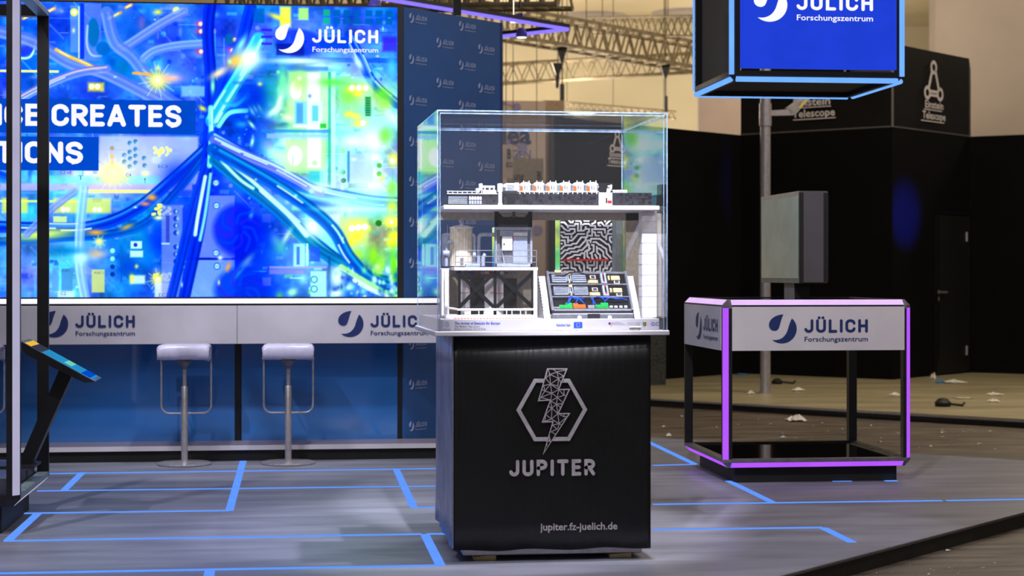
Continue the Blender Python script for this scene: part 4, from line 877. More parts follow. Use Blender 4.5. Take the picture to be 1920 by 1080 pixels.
# (the whole case stands very slightly askew on its plinth, see the end of this section)
# label board at the front of the base
YL = YC+.03; PLb = yplane(YL); zl = aty(1035, 598, YL).z
mb = MB(); mb.bbox((cx0+.018, YL, zc0), (cx1-.03, YC+DC-.03, zl), .002); mb.build('label_board', M['white'], case)
write('title', 'The Arrival of Exascale for Europe', PLb, 852, 938, 608, 4.6, M['bluet'], case, bold=.03, off=.002)
write('caption', 'Top: Modular Data Centre', PLb, 852, 899, 613.5, 3.4, M['mgrey'], case, bold=.01, off=.002)
write('caption', 'Bottom: Container, Rack & Blade', PLb, 852, 911, 618.5, 3.4, M['mgrey'], case, bold=.01, off=.002)
write('caption', 'funded by:', PLb, 1043.5, 1070, 611.5, 4.6, M['bluet'], case, bold=.03, off=.002)
write('caption', 'GCS', PLb, 1222, 1242, 610.5, 6.5, M['bluet'], case, bold=.0, off=.002)
write('caption', 'Federal Ministry of', PLb, 1148, 1168, 606, 2.4, M['mgrey'], case, off=.002); write('caption', 'Education and Research', PLb, 1148, 1172, 609, 2.4, M['mgrey'], case, off=.002)
write('caption', 'JUPITER', PLb, 831, 844, 619, 2.6, M['bluet'], case, stroke=.22, off=.002)
write('caption', 'Ministry of Culture', PLb, 1178, 1203, 606.5, 2.2, M['mgrey'], case, off=.002); write('caption', 'and Science of the State', PLb, 1178, 1201, 610, 2.2, M['mgrey'], case, off=.002)
def flatq(plane, pts, off, m, name, parent):
    mb = MB(); mb.add([plane.pt(x, y, off) for x, y in pts], [list(range(len(pts)))]); return mb.build(name, m, parent)
flag = flatq(PLb, [(1076.5, 604), (1092.5, 604), (1092.5, 615), (1076.5, 615)], .002, M['cable'], 'flag', case)
mb = MB()
for k in range(12):
    an = k*math.pi/6; x = 1084.5+3.4*math.cos(an); y = 609.5+3.4*math.sin(an); r = .55
    mb.add([PLb.pt(x+r*math.cos(j*math.pi*.4), y+r*math.sin(j*math.pi*.4), .003) for j in range(5)], [[0, 1, 2, 3, 4]])
mb.build('stars', M['yellow'], flag)
flatq(PLb, [(1142, 604.5), (1145.5, 604.5), (1145.5, 608.5), (1142, 608.5)], .002, M['inkb'], 'eagle_mark', case)
flatq(PLb, [(1146.2, 605), (1147, 605), (1147, 613), (1146.2, 613)], .002, M['red'], 'flag_bar', case)
flatq(PLb, [(1206, 604), (1213.5, 604), (1213, 609), (1209.8, 612), (1206.5, 609)], .002, M['green'], 'state_shield', case); flatq(PLb, [(1210, 604.6), (1213, 604.6), (1212.6, 609), (1210, 611)], .003, M['red'], 'shield_half', case)
mb = MB(); vs = []; fs = []; c = PLb.pt(837.5, 608); 
ribbon(vs, fs, [(c.x+.011*math.cos(k*math.pi/3), c.z+.011*math.sin(k*math.pi/3)) for k in range(7)], .0014); ribbon(vs, fs, [(c.x+.003, c.z+.008), (c.x-.003, c.z+.001), (c.x+.003, c.z+.0), (c.x-.003, c.z-.009)], .0013)
mb.add([Vector((x, YL-.002-c, z)) for x, z, c in vs], fs); mb.build('hexagon_mark', M['bluet'], case)
mb = MB(); pbox(mb, 1181, 612.5, 1203, 618.5, YC-.006, .006, .002); lk = mb.build('lock_plate', M['chrome'], case)
for x in (1187, 1198): mb = MB(); c = aty(x, 615.5, YC-.006); mb.tube([c, c-Vector((0, .006, 0))], .004, 10); mb.build('lock_bolt', M['chrome'], lk)

case.rotation_euler.z = math.radians(1.6); case.location.x -= DC/2*math.sin(math.radians(1.6))
# ---- models inside the case
YF = YC+.06
# white shelf carrying the upper model
shelf = thing('display_shelf', (aty(1035, HZ, YF+.2).x, YF+.2, zl), 'white shelf board on a square column inside the acrylic case', 'shelf')
sz0 = aty(1035, 393.5, YF).z; sz1 = aty(1035, 385, YF).z; sx0 = aty(832, 390, YF).x; sx1 = aty(1237, 390, YF).x
mb = MB(); mb.bbox((sx0, YF, sz0), (sx1, YF+.42, sz1), .003); mb.build('board', M['whiteb'], shelf)
Yq = YF+.10
mb = MB(); a, b, z0_, z1_ = pbox(MB(), 1204, 393, 1232, 598, Yq, .1); mb.bbox((a, Yq, zl), (b, Yq+.09, sz0), .003); mb.build('column', M['whiteb'], shelf)
for k in range(9):
    z = zl+(sz0-zl)*(k+1)/10; mb = MB(); mb.box((a-.001, Yq-.001, z), (b+.001, Yq+.091, z+.0012)); mb.build('brick_joint', M['lgrey'], shelf)
a2 = aty(1172, 500, YF+.42).x; b2 = aty(1200, 500, YF+.42).x
mb = MB(); mb.box((a2, YF+.40, zl), (b2, YF+.44, sz0)); mb.build('rear_support', M['cream'], shelf)
a3 = aty(1224, 500, YF+.46).x; b3 = aty(1246, 500, YF+.46).x
mb = MB(); mb.box((a3, YF+.44, zl), (b3-.02, YF+.48, sz0)); mb.build('rear_support', M['cream'], shelf)
mb = MB(); p1 = aty(1174, 470, YF+.39); p2 = aty(1203, 405, YF+.39); mb.prism([p1, p1+Vector((0, 0, -.05)), p2+Vector((0, 0, -.05)), p2], (0, .012, 0)); mb.build('brace', M['whiteb'], shelf)
mb = MB(); p1 = aty(1244, 470, YF+.43); p2 = aty(1226, 430, YF+.43); mb.prism([p1, p1+Vector((0, 0, -.04)), p2+Vector((0, 0, -.04)), p2], (0, .012, 0)); mb.build('brace', M['whiteb'], shelf)
mb = MB(); zz = aty(880, 403, YF+.4).z; mb.box((sx0, YF+.40, sz0-.035), (sx1-.02, YF+.42, sz0)); mb.build('rear_rail', M['cream'], shelf)

# upper model: long dark data centre with cooling modules
Yu = YF+.06
um = thing('data_centre_model', (aty(1020, HZ, Yu).x, Yu+.1, sz1), 'long black toy-brick model building with a row of white cooling units on the white shelf', 'model')
def part(name, m, parent, rects, Y, dep, bev=0):
    mb = MB()
    for r in rects: pbox(mb, *r, Y+(r[4] if len(r) > 4 else 0), dep, bev) if len(r) == 4 else pbox(mb, r[0], r[1], r[2], r[3], Y+r[4], r[5], bev)
    return mb.build(name, m, parent)
part('left_hall', M['dgrey'], um, [(838, 365, 905, 384.6)], Yu+.012, .28)
fr = part('front_frame', M['black'], um, [(838, 364.5, 905, 367, 0, .012), (838, 382.5, 905, 385, 0, .012), (838, 364.5, 840.5, 385, 0, .012), (876.5, 364.5, 879, 385, 0, .012)], Yu, .012)
for j in range(4): mb = MB(); pbox(mb, 840.5, 368.5+j*3.7, 876.5, 370.5+j*3.7, Yu+.004, .008); mb.build('louvre', M['lgrey'], um)
for i in range(5):
    for j in range(2): mb = MB(); pbox(mb, 879.5+i*5, 368+j*8, 883.3+i*5, 374.5+j*8, Yu+.004, .008); mb.build('server_door', M['lgrey'] if j else M['whiteb'], um)
for a, b, y0 in ((905, 934, 364), (944, 1123, 363.5), (1149, 1222, 361.5)):
    mb = MB(); pbox(mb, a, y0, b, 385, Yu+.003, .28); mb.build('dark_wall', M['dgrey'], um)
    nx_ = int((b-a)/6)
    for i in range(nx_):
        for j in range(4):
            if random.random() < .85:
                w = 5.4*random.choice((1, 1, .48)); x = a+.4+i*6; y = y0+.6+j*5.2
                if x+w < b: mb = MB(); pbox(mb, x, y, x+w, y+4.8, Yu+.003-.0035*random.random(), .004); mb.build('brick', random.choice([M['dgrey'], M['dgrey'], M['black'], M['dgrey2']]) if 'dgrey2' in M else M['dgrey'], um)
part('dark_door', M['black'], um, [(951, 368, 965, 380)], Yu-.004, .006)
part('parapet', M['dgrey'], um, [(944, 359, 970, 364)], Yu, .02)
mb = MB(); pbox(mb, 935, 345, 941, 383, Yu-.004, .02); pbox(mb, 933.5, 344, 942.5, 360, Yu-.006, .03, .002); pbox(mb, 934, 381, 942, 385, Yu-.006, .03); mb.build('white_stair_tower', M['whiteb'], um)
mb = MB(); pbox(mb, 1123, 361, 1148, 385, Yu-.006, .06); e_ = mb.build('entrance_block', M['whiteb'], um)
part('glazing', M['cream'], um, [(1125, 367, 1137, 383.5)], Yu-.009, .003); part('door_leaf', M['black'], um, [(1136, 371, 1138.5, 381)], Yu-.012, .003); part('red_sign', M['red'], um, [(1139.5, 376, 1147, 381)], Yu-.010, .003)
# railing along the roof
mb = MB()
for x in range(840, 1120, 9):
    if 933 < x < 972: continue
    a = aty(x, 364, Yu); b = aty(x, 358.5, Yu); mb.box(a-Vector((.0015, 0, 0)), b+Vector((.0015, .003, 0)))
for a, b, y in ((838, 892, 358.5), (838, 933, 363), (970, 1123, 358.6)):
    p = aty(a, y, Yu); q_ = aty(b, y, Yu); mb.box((p.x, Yu-.001, p.z-.0015), (q_.x, Yu+.003, p.z+.0015))
mb.build('roof_railing', M['whiteb'], um)
# cooling modules
mb = MB(); pbox(mb, 893, 353, 899, 361, Yu+.02, .05); pbox(mb, 899, 344, 905, 358, Yu+.02, .05, .002); pbox(mb, 905, 348, 928, 352, Yu+.02, .05); pbox(mb, 905, 356, 930, 362, Yu+.02, .05)
for x in (908, 917, 925): pbox(mb, x, 349, x+2.5, 360, Yu+.018, .05)
mb.build('pump_unit', M['whiteb'], um)
mb = MB(); pbox(mb, 948, 343.5, 973, 358.5, Yu+.015, .09, .003); pbox(mb, 944, 346, 949, 352, Yu+.01, .05, .002); pbox(mb, 966, 342.5, 973.5, 358, Yu+.01, .1, .002); u0 = mb.build('chiller', M['whiteb'], um)
part('grille', M['lgrey'], um, [(951, 347+3*k, 964, 348.2+3*k, 0, .003) for k in range(4)], Yu+.012, .003)
mods = []
for k in range(6):
    x = 975.5+25.1*k; mb = MB()
    pbox(mb, x+2, 343.5, x+20, 362, Yu+.008, .10, .003)
    a = aty(x+1, 346, Yu+.008); b = aty(x+21.5, 346, Yu+.008); zt_ = aty(x, 341, Yu).z
    mb.prism([Vector((a.x, Yu+.012, a.z)), Vector((b.x, Yu+.012, a.z)), Vector((b.x-.012, Yu+.012, zt_)), Vector((a.x+.012, Yu+.012, zt_))], (0, .09, 0))
    for dx in (5.5, 16): pbox(mb, x+dx, 338.5, x+dx+1.2, 342, Yu+.02, .004)
    o = mb.build('cooling_unit', M['whiteb'], um)
    mb = MB(); pbox(mb, x, 349, x+5, 359.5, Yu+.001, .008); mb.build('orange_panel', M['orange'], o)
    mb = MB(); pbox(mb, x+7.5, 347.5, x+9.5, 355, Yu+.005, .004); pbox(mb, x+12, 349, x+13.5, 356, Yu+.005, .004); pbox(mb, x+18.5, 347, x+20.5, 359, Yu+.005, .004); mb.build('vent', M['mgrey'], o)
mb = MB()
for x in range(1150, 1176, 3): pbox(mb, x, 357.5, x+2, 361.5, Yu+.02, .02)
pbox(mb, 1149, 356, 1176, 357.5, Yu+.02, .03); mb.build('roof_plant', M['whiteb'], um)

# rack with the labyrinth pattern
Yr = YF+.50; PR = yplane(Yr)
rack = thing('rack_model', (aty(1100, HZ, Yr).x, Yr+.1, zl), 'tall toy-brick rack with black and white labyrinth front and red line, under the shelf', 'model')
ra, rb, rz0, rz1 = pbox(MB(), 1051, 343, 1147.5, 570, Yr, .1)
mb = MB(); mb.box((ra, Yr, zl), (rb, Yr+.16, rz1)); mb.build('cabinet', M['black'], rack)
mb = MB(); mb.box((ra-.003, Yr-.002, zl), (ra, Yr+.16, rz1)); mb.build('side_panel', M['mirror'], rack)
mb = MB(); c0 = aty(1149, 500, Yr+.02).x; c1 = aty(1170, 500, Yr+.02).x; mb.box((c0, Yr+.05, zl), (c1, Yr+.055, rz1-.12)); mb.build('door_leaf', M['mirror'], rack)
MZ = [ # labyrinth lines, read off the brick front (zoomed pixel grid)
 [(100,60),(150,60),(185,90),(250,90),(275,115),(340,115),(345,165),(405,165),(425,190),(425,310)], [(210,35),(310,35),(335,65),(395,65),(400,115),(465,115),(480,165),(550,165),(555,115),(530,90),(530,60),(455,60),(450,35)],
 [(100,110),(125,140),(215,140),(255,190),(290,190),(295,160)], [(100,190),(155,190),(205,245),(320,245),(335,215),(375,215),(375,325),(470,325),(500,295),(500,265)], [(205,245),(215,275)],
 [(100,245),(160,300),(205,325),(235,325),(250,297),(320,297),(325,345),(280,378),(170,378),(150,350),(100,350)], [(270,378),(270,435)], [(100,400),(130,430),(215,430),(215,515)], [(215,483),(280,483),(375,378),(480,378)],
 [(100,483),(160,483),(170,560),(265,560),(290,535),(350,535),(430,430),(520,430),(530,350),(555,345),(555,297),(500,297)], [(100,535),(115,535)], [(100,620),(130,590),(170,565)], [(100,695),(160,640),(205,640),(225,615),(310,612),(340,587),(400,587),(500,480),(500,450)],
 [(100,780),(195,690),(240,690),(265,665),(370,665),(390,640),(440,640),(525,555),(525,480)], [(210,775),(285,745),(320,718),(410,718),(430,690),(480,690),(480,770)], [(365,775),(385,770)], [(440,240),(480,215),(550,215),(580,245),(655,245),(655,290)], [(600,35),(600,150)], [(575,35),(600,75)],
 [(610,90),(710,90),(710,140),(655,140),(655,190),(605,215),(605,245)], [(650,40),(740,40),(765,65),(765,95)], [(765,40),(925,40)], [(710,140),(810,140),(815,175)], [(810,140),(830,115),(860,115),(885,90),(925,90)], [(925,140),(890,165),(860,190),(835,215),(835,240)],
 [(740,245),(710,240),(705,200),(755,190),(800,245),(915,245),(925,215)], [(860,245),(860,280)], [(530,405),(605,405),(605,300),(810,300),(815,360)], [(605,345),(650,350),(660,405),(715,405)], [(700,350),(755,350),(765,400),(805,430),(835,430)], [(835,465),(835,400),(860,375),(925,378)], [(860,375),(865,325),(925,300)],
 [(925,425),(890,430),(890,480),(925,515)], [(540,483),(580,483),(580,515)], [(580,483),(590,455),(730,455),(775,490),(810,515),(835,540),(870,545),(895,590),(895,640),(925,670)], [(625,510),(670,510),(710,545),(755,565),(785,590),(835,620),(840,695),(925,775)], [(525,520),(555,560),(555,640),(525,650),(525,740),(555,765)],
 [(600,555),(630,560),(630,660),(580,690),(600,700),(605,765),(625,790)], [(680,585),(685,680),(735,720),(735,775)], [(690,610),(725,615),(785,665),(790,735),(845,780)], [(655,715),(685,770)], [(490,665),(525,640)], [(575,615),(555,620)],
 [(100,830),(150,830),(170,880),(215,885),(215,930),(125,935),(100,965)], [(215,820),(265,830),(270,930),(330,940),(370,1010),(460,1010),(475,985),(475,880),(430,830),(370,825)], [(320,820),(325,880),(395,885),(400,930),(425,965)], [(100,1010),(160,985),(300,985)], [(480,988),(535,988)], [(525,820),(530,925),(575,935),(580,1020)],
 [(530,885),(635,885),(640,820)], [(580,820),(580,830)], [(580,1010),(625,1010),(635,940),(680,930),(685,830)], [(770,820),(765,880),(735,890),(735,980),(680,990),(680,1025)], [(820,820),(815,935),(785,945),(785,1025)], [(925,820),(885,840),(880,880),(855,890),(850,940),(820,935)], [(925,930),(895,985),(840,990),(835,1025)], [(100,880),(115,880)]]
vs = []; fs = []
def mzp(p): q = PR.pt(1040+p[0]/8.64, 395+p[1]/8.64); return (min(max(q.x, ra+.004), rb-.004), q.z)
for l in MZ: ribbon(vs, fs, [mzp(p) for p in l], .0084)
for l in [[(870, -395), (925, -395)], [(960, -410), (900, -350), (860, -350), (850, -290)], [(925, -370), (880, -300), (840, -280)], [(700, -390), (640, -300), (600, -300)]]: ribbon(vs, fs, [mzp(p) for p in l], .0084)
mb = MB(); mb.add([Vector((x, Yr-.004-c, z)) for x, z, c in vs], fs); mz = mb.build('labyrinth_bricks', M['whiteb'], rack); md = mz.modifiers.new('thickness', 'SOLIDIFY'); md.thickness = .003
mb = MB(); a = mzp((140, 798)); b = mzp((875, 798)); mb.box((a[0], Yr-.009, a[1]-.004), (b[0], Yr-.004, a[1]+.004)); mb.build('red_line', M['red'], rack)

# container building on the left
Yb = YF+.03; DBm = .34
cm = thing('container_model', (aty(920, HZ, Yb).x, Yb+.15, zl), 'white toy-brick container building with black cross braces, tank and railing on its roof', 'model')
fx = aty(1000, 550, Yb).x
part('floor_slab', M['whiteb'], cm, [(836, 590.5, 1008, 598)], Yb, DBm, .002)
part('roof_slab', M['whiteb'], cm, [(852, 501, 1009, 507.5)], Yb, DBm, .003)
part('corner_column', M['whiteb'], cm, [(1000.5, 507, 1007.5, 591)], Yb, .02, .001)
part('end_wall', M['whiteb'], cm, [(828, 503, 842, 592)], Yb+.10, DBm-.1, .002)
part('corner_column', M['whiteb'], cm, [(834, 507, 841, 575)], Yb+.05, .02, .001)
part('rear_wall', M['cream'], cm, [(838, 507, 1004, 592)], Yb+DBm-.01, .012)
part('server_cabinet', M['black'], cm, [(883, 522, 908, 590)], Yb+.14, .12); part('server_cabinet', M['black'], cm, [(945, 522, 969, 590)], Yb+.14, .12)
part('server_cabinet', M['whiteb'], cm, [(862, 524, 881, 590)], Yb+.16, .12); part('server_cabinet', M['whiteb'], cm, [(909, 522, 927, 590)], Yb+.12, .12); part('server_cabinet', M['whiteb'], cm, [(929, 522, 944, 590)], Yb+.14, .12)
mb = MB()
for x0, x1, y in ((863, 880, 548.5), (919, 926, 548.5), (930, 943, 549)): pbox(mb, x0, y, x1, y+1.2, Yb+.115, .004)
mb.build('red_line', M['red'], cm)
for x, c in ((856, 'cable'), (868, 'mgrey'), (880, 'cable'), (902, 'lgrey'), (910, 'tan'), (918, 'red'), (928, 'lgrey'), (938, 'whiteb'), (948, 'mgrey'), (960, 'lgrey')):
    mb = MB(); pbox(mb, x, 509, x+7, 514, Yb+.10, .04); mb.build('cable_tray', M[c], cm)
# braces
def beam(mb, p, q, w, Y, dep):
    p = aty(*p, Y); q = aty(*q, Y); t = (q-p).normalized(); n = Vector((-t.z, 0, t.x))*w/2; mb.prism([p-n, q-n, q+n, p+n], (0, dep, 0))
for a, b in (((861, 512), (926, 576)), ((926, 512), (861, 576)), ((931, 512), (999, 576)), ((999, 512), (931, 576))):
    mb = MB(); beam(mb, a, b, .0165, Yb+.012+random.random()*.002, .012); mb.build('cross_brace', M['brace'], cm)
for x in (859, 926, 997): mb = MB(); pbox(mb, x, 507.5, x+(5 if x != 926 else 5), 592, Yb+.016, .012); mb.build('post', M['brace'], cm)
for x in (892, 964): mb = MB(); c = aty(x, 544, Yb+.008); mb.prism([c+Vector((.015*math.cos(k*math.pi/3), 0, .013*math.sin(k*math.pi/3))) for k in range(6)], (0, .01, 0)); mb.build('gusset', M['brace'], cm)
# balcony rail in front
mb = MB(); pbox(mb, 858, 578.5, 1001, 582.5, Yb-.012, .03, .002)
p = aty(858, 580, Yb-.012); q_ = aty(838, 577, Yb+.06); mb.tube([p, q_], .005, 8)
mb.build('balcony_rail', M['whiteb'], cm)
for x in (872, 882, 898, 908, 924, 934, 950, 960, 976, 986): mb = MB(); pbox(mb, x-.8, 582, x+.8, 592, Yb-.008, .006); mb.build('baluster', M['whiteb'], cm)
mb = MB(); pbox(mb, 850, 592.5, 1005, 597.5, Yb-.012, .01); mb.build('base_strip', M['cream'], cm)
for x in range(852, 1004, 6): mb = MB(); pbox(mb, x, 596.8, x+3.6, 598.6, Yb-.016, .005); mb.build('red_plate', M['red'], cm)
# roof: tank, pipes, machine, railing
Yt = Yb+.14
tc_ = aty(869, 500, Yt+.05); tz0 = aty(869, 499, Yt+.05).z; tz1 = aty(869, 429, Yt+.05).z; tr = (aty(886, 460, Yt+.05).x-aty(843.5, 460, Yt+.05).x)/2; tx = (aty(886, 460, Yt+.05).x+aty(843.5, 460, Yt+.05).x)/2
mb = MB(); n = 24
poly = []
for k in range(n):
    for d in (0, .5): rr = tr*(1 if d == 0 else .955); an = 2*math.pi*(k+d)/n; poly.append(Vector((tx+rr*math.cos(an), Yt+.05+rr*math.sin(an), tz0)))
mb.prism(poly, (0, 0, tz1-tz0)); tank = mb.build('storage_tank', M['cream'], cm)
mb = MB(); mb.lathe((tx, Yt+.05, tz1), [(tr*1.04, 0), (tr*1.04, .006), (tr*.6, .014), (tr*.2, .017), (.004, .022), (.0022, .024), (.0022, .048), (.001, .05)], 20); mb.build('tank_lid', M['whiteb'], tank)
mb = MB()
for k in range(24): an = 2*math.pi*k/24; mb.lathe((tx+tr*.97*math.cos(an), Yt+.05+tr*.97*math.sin(an), tz1+.005), [(.003, 0), (.003, .003)], 6)
mb.build('lid_studs', M['whiteb'], tank)
mb = MB(); pbox(mb, 863, 484, 869, 497, Yt-.004, .006); mb.build('hatch', M['mgrey'], tank)
# second tank behind and the pipework
tx2 = aty(839, 460, Yt+.16).x; mb = MB(); mb.lathe((tx2, Yt+.16, tz0), [(.028, 0), (.028, tz1-tz0-.028), (.02, tz1-tz0-.02), (.002, tz1-tz0-.016), (.0015, tz1-tz0+.02)], 20); mb.build('rear_tank', M['lgrey'], cm, True)
def pipe(pts, r, Y, m, nm='pipe'):
    mb = MB(); P_ = [aty(x, y, Y+(0)) for x, y in pts]; mb.tube([Vector(p) for p in P_], r, 10); return mb.build(nm, m, cm, True)
pipe(curve([(889, 499), (889.5, 455), (889, 443), (884, 439)], 5), .008, Yt+.03, M['lgrey']); pipe(curve([(897.5, 499), (897.5, 452), (899, 443), (904, 440), (927, 440)], 5), .009, Yt+.03, M['lgrey'])
pipe(curve([(906, 499), (906, 484), (910, 476)], 5), .009, Yt+.0, M['lgrey']); pipe(curve([(837, 499), (837, 470), (838, 458), (844, 453), (848, 453)], 5), .008, Yt-.0, M['lgrey'])
mb = MB(); c = aty(835, 475, Yt-.01); mb.tube([c-Vector((.012, 0, 0)), c+Vector((.018, 0, 0))], .013, 12); mb.build('valve', M['lgrey'], cm, True)
mb = MB(); c = aty(888, 478, Yt+.0); mb.tube([c-Vector((.004, 0, 0)), c+Vector((.01, 0, 0))], .012, 12); mb.build('valve', M['lgrey'], cm, True)
mb = MB(); pbox(mb, 873, 494, 901, 501, Yb+.05, .05, .004); mb.build('roof_box', M['lgrey'], cm)
# machine
Ym = Yb+.10
part('machine_rear', M['mgrey'], cm, [(928, 426, 998, 501)], Ym+.03, .10); mb = MB(); a, b, z0_, z1_ = pbox(MB(), 928, 426, 998, 501, Ym+.03, .1)
mb.box((a-.002, Ym+.0, z0_), (a, Ym+.13, z1_)); mb.build('machine_side', M['mirror'], cm)
part('machine_front', M['lgrey'], cm, [(928, 426, 998, 431.5, 0, .03), (928, 431, 931.5, 500, 0, .03), (994.5, 431, 998, 500, 0, .03), (937.5, 431, 962, 443, .006, .02), (962, 441.5, 989, 495, .0, .03), (928, 494, 998, 500, 0, .03), (938, 431, 990, 442, .01, .02)], Ym, .03)
part('control_door', M['whiteb'], cm, [(941.5, 443.5, 961, 470)], Ym-.008, .012, .002); part('display', M['black'], cm, [(944, 456, 946.5, 460)], Ym-.010, .003); part('white_tile', M['whiteb'], cm, [(962.8, 436, 989, 442)], Ym-.004, .006); part('button', M['red'], cm, [(961.2, 447, 963, 449.5)], Ym-.008, .006)
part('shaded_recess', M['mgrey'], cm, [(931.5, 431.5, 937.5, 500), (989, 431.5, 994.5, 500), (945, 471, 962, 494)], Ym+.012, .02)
p = aty(941, 471, Ym+.004); mb = MB(); mb.prism([aty(941, 471, Ym+.004), aty(944.5, 494, Ym+.004), aty(947, 494, Ym+.004), aty(942.5, 471, Ym+.004)], (0, .02, 0)); mb.build('sloped_strut', M['lgrey'], cm)
Yg = Ym+.14
gp = MB()
for r in ((927.5, 394, 934, 428), (991, 394, 998, 428), (927.5, 407, 998, 428), (927.5, 394, 998, 395.5)): pbox(gp, *r, Yg, .01)
for pl in ([(934, 395), (936, 399), (944, 407), (934, 407)], [(991, 395), (991, 407), (984, 407), (990.5, 400)]): gp.prism([aty(x, y, Yg) for x, y in pl], (0, .01, 0))
gp.build('portal_frame', M['dgrey'], cm)
mb = MB()
for k in range(3): mb.tube([aty(x, y, Yg) for x, y in curve([(962+k*2, 396), (966-k*3, 401), (958+k*6, 407)], 4)], .0016, 6)
mb.build('wires', M['black'], cm)
rl = MB(); Ya = Yb+.006
for y in (469.5, 480.5, 491.5):
    for a, b in ((853, 927), (932, 1006)): p = aty(a, y, Ya); q_ = aty(b, y, Ya); rl.tube([Vector((p.x, Ya, p.z)), Vector((q_.x, Ya, p.z))], .0016, 6)
rl.build('railing', M['alu'], cm)
for x in (853.5, 928, 931.5, 1006): p = aty(x, 501, Ya); q_ = aty(x, 469, Ya); mb = MB(); mb.tube([p, Vector((p.x, Ya, q_.z))], .002, 6); mb.build('railing_post', M['alu'], cm)

# blade tray, tilted towards the viewer
bt = thing('blade_model', (aty(1105, HZ, YF).x, YF+.12, zl), 'grey toy-brick server blade tray tilted forward, full of coloured parts and blue cables', 'model')
B0 = aty(1034, 587, YF+.03); B1 = aty(1187, 587, YF+.03); 
wB = B1.x-B0.x; zB0 = aty(1110, 589, YF+.03).z; zB1 = aty(1110, 516, YF+.22).z
tilt = Vector((0, .19, zB1-zB0)); LT = tilt.length; tv = tilt.normalized(); nv = Vector((0, -tv.z, tv.y)); ux = Vector((1, 0, 0)); O = Vector((B0.x, YF+.03, zB0))
# the tray is sheared to the left as it rises only through perspective
def tb(mb, u0, v0, u1, v1, h0, h1):
    """box on the tray: u across, v up the slope (0..1), h out of it in metres"""
    P0 = [O+ux*(u*wB)+tv*(v*LT) for u, v in ((u0, v0), (u1, v0), (u1, v1), (u0, v1))]
    mb.prism([p+nv*h0 for p in P0], nv*(h1-h0)); return mb
mb = MB(); tb(mb, 0, 0, 1, 1, 0, .006); mb.build('tray_floor', M['black'], bt)
for r in ((0, 0, 1, .05), (0, .95, 1, 1), (0, 0, .025, 1), (.975, 0, 1, 1), (0, .34, 1, .37), (0, .66, 1, .69)): mb = MB(); tb(mb, *r, .0, .028 if r[3]-r[1] > .5 or r[0] == r[2] else .022); mb.build('tray_rim', M['mgrey'], bt)
mb = MB(); mb.bbox((O.x+.0, YF+.005, zB0-.03), (O.x+wB, YF+.03, zB0+.004), .004); mb.build('handle_bar', M['mgrey'], bt)
mb = MB(); mb.box((O.x+wB*.43, YF+.001, zB0-.028), (O.x+wB*.58, YF+.006, zB0+.002)); mb.build('centre_grip', M['dgrey'], bt)
for u in (.33, .70): mb = MB(); c = Vector((O.x+wB*u, YF+.006, zB0-.014)); mb.tube([c, c-Vector((0, .010, 0))], .009, 16); mb.build('knob', M['whiteb'], bt, True)
for v in (.40, .72):
    for u in (.06, .31): mb = MB(); tb(mb, u, v, u+.17, v+.20, .006, .024); o = mb.build('heat_sink', M['lgrey'], bt); mb = MB(); [tb(mb, u+.005, v+.03+k*.05, u+.165, v+.045+k*.05, .024, .028) for k in range(4)]; mb.build('fin', M['mgrey'], o)
    for u in (.235, .255, .285): mb = MB(); tb(mb, u, v+.02, u+.012, v+.19, .006, .026); mb.build('bracket', M['lgrey'], bt)
    mb = MB(); tb(mb, .25, v+.17, .29, v+.23, .006, .03); mb.build('clip', M['tan'], bt); mb = MB(); tb(mb, .26, v, .28, v+.1, .006, .02); mb.build('clip', M['tan'], bt)
    for u0, v0, u1, v1, c in ((.52, .02, .63, .10, 'tan'), (.54, .13, .61, .22, 'tan'), (.80, .10, .91, .21, 'tan'), (.83, .0, .90, .08, 'tan'), (.76, .10, .785, .21, 'tan'), (.50, .02, .515, .10, 'tan')):
        mb = MB(); tb(mb, u0, v+v0, u1, v+v1, .006, .014); mb.build('chip', M[c], bt)
    for u0, v0 in ((.552, .145), (.842, .02)): mb = MB(); tb(mb, u0, v+v0, u0+.045, v+v0+.05, .014, .0165); mb.build('chip_core', M['dblue'], bt)
    mb = MB(); tb(mb, .665, v-.02, .735, v+.24, .006, .024); ch_ = mb.build('channel', M['lgrey'], bt); mb = MB(); tb(mb, .69, v+.03, .71, v+.18, .024, .027); mb.build('slot', M['black'], ch_)
    for vv in (.01, .19): mb = MB(); tb(mb, .694, v+vv, .706, v+vv+.03, .024, .030); mb.build('pin', M['red'], bt)
for u0, u1, v1, c in ((.10, .18, .15, 'green'), (.18, .26, .20, 'green'), (.27, .33, .19, 'orange'), (.33, .42, .16, 'orange'), (.54, .61, .15, 'green'), (.61, .70, .20, 'green'), (.03, .10, .10, 'alu'), (.45, .53, .14, 'alu')):
    mb = MB(); tb(mb, u0, .06, u1, v1, .006, .022); o = mb.build('connector_block', M[c], bt)
    mb = MB()
    for k in range(int((u1-u0)/.02)): tb(mb, u0+.005+k*.02, .08, u0+.015+k*.02, v1-.03, .022, .025)
    mb.build('studs', M[c], o)
for k in range(4): mb = MB(); tb(mb, .72+k*.06, .10, .755+k*.06, .15, .006, .016); mb.build('white_tile', M['whiteb'], bt)
def tp(u, v, h): return O+ux*(u*wB)+tv*(v*LT)+nv*h
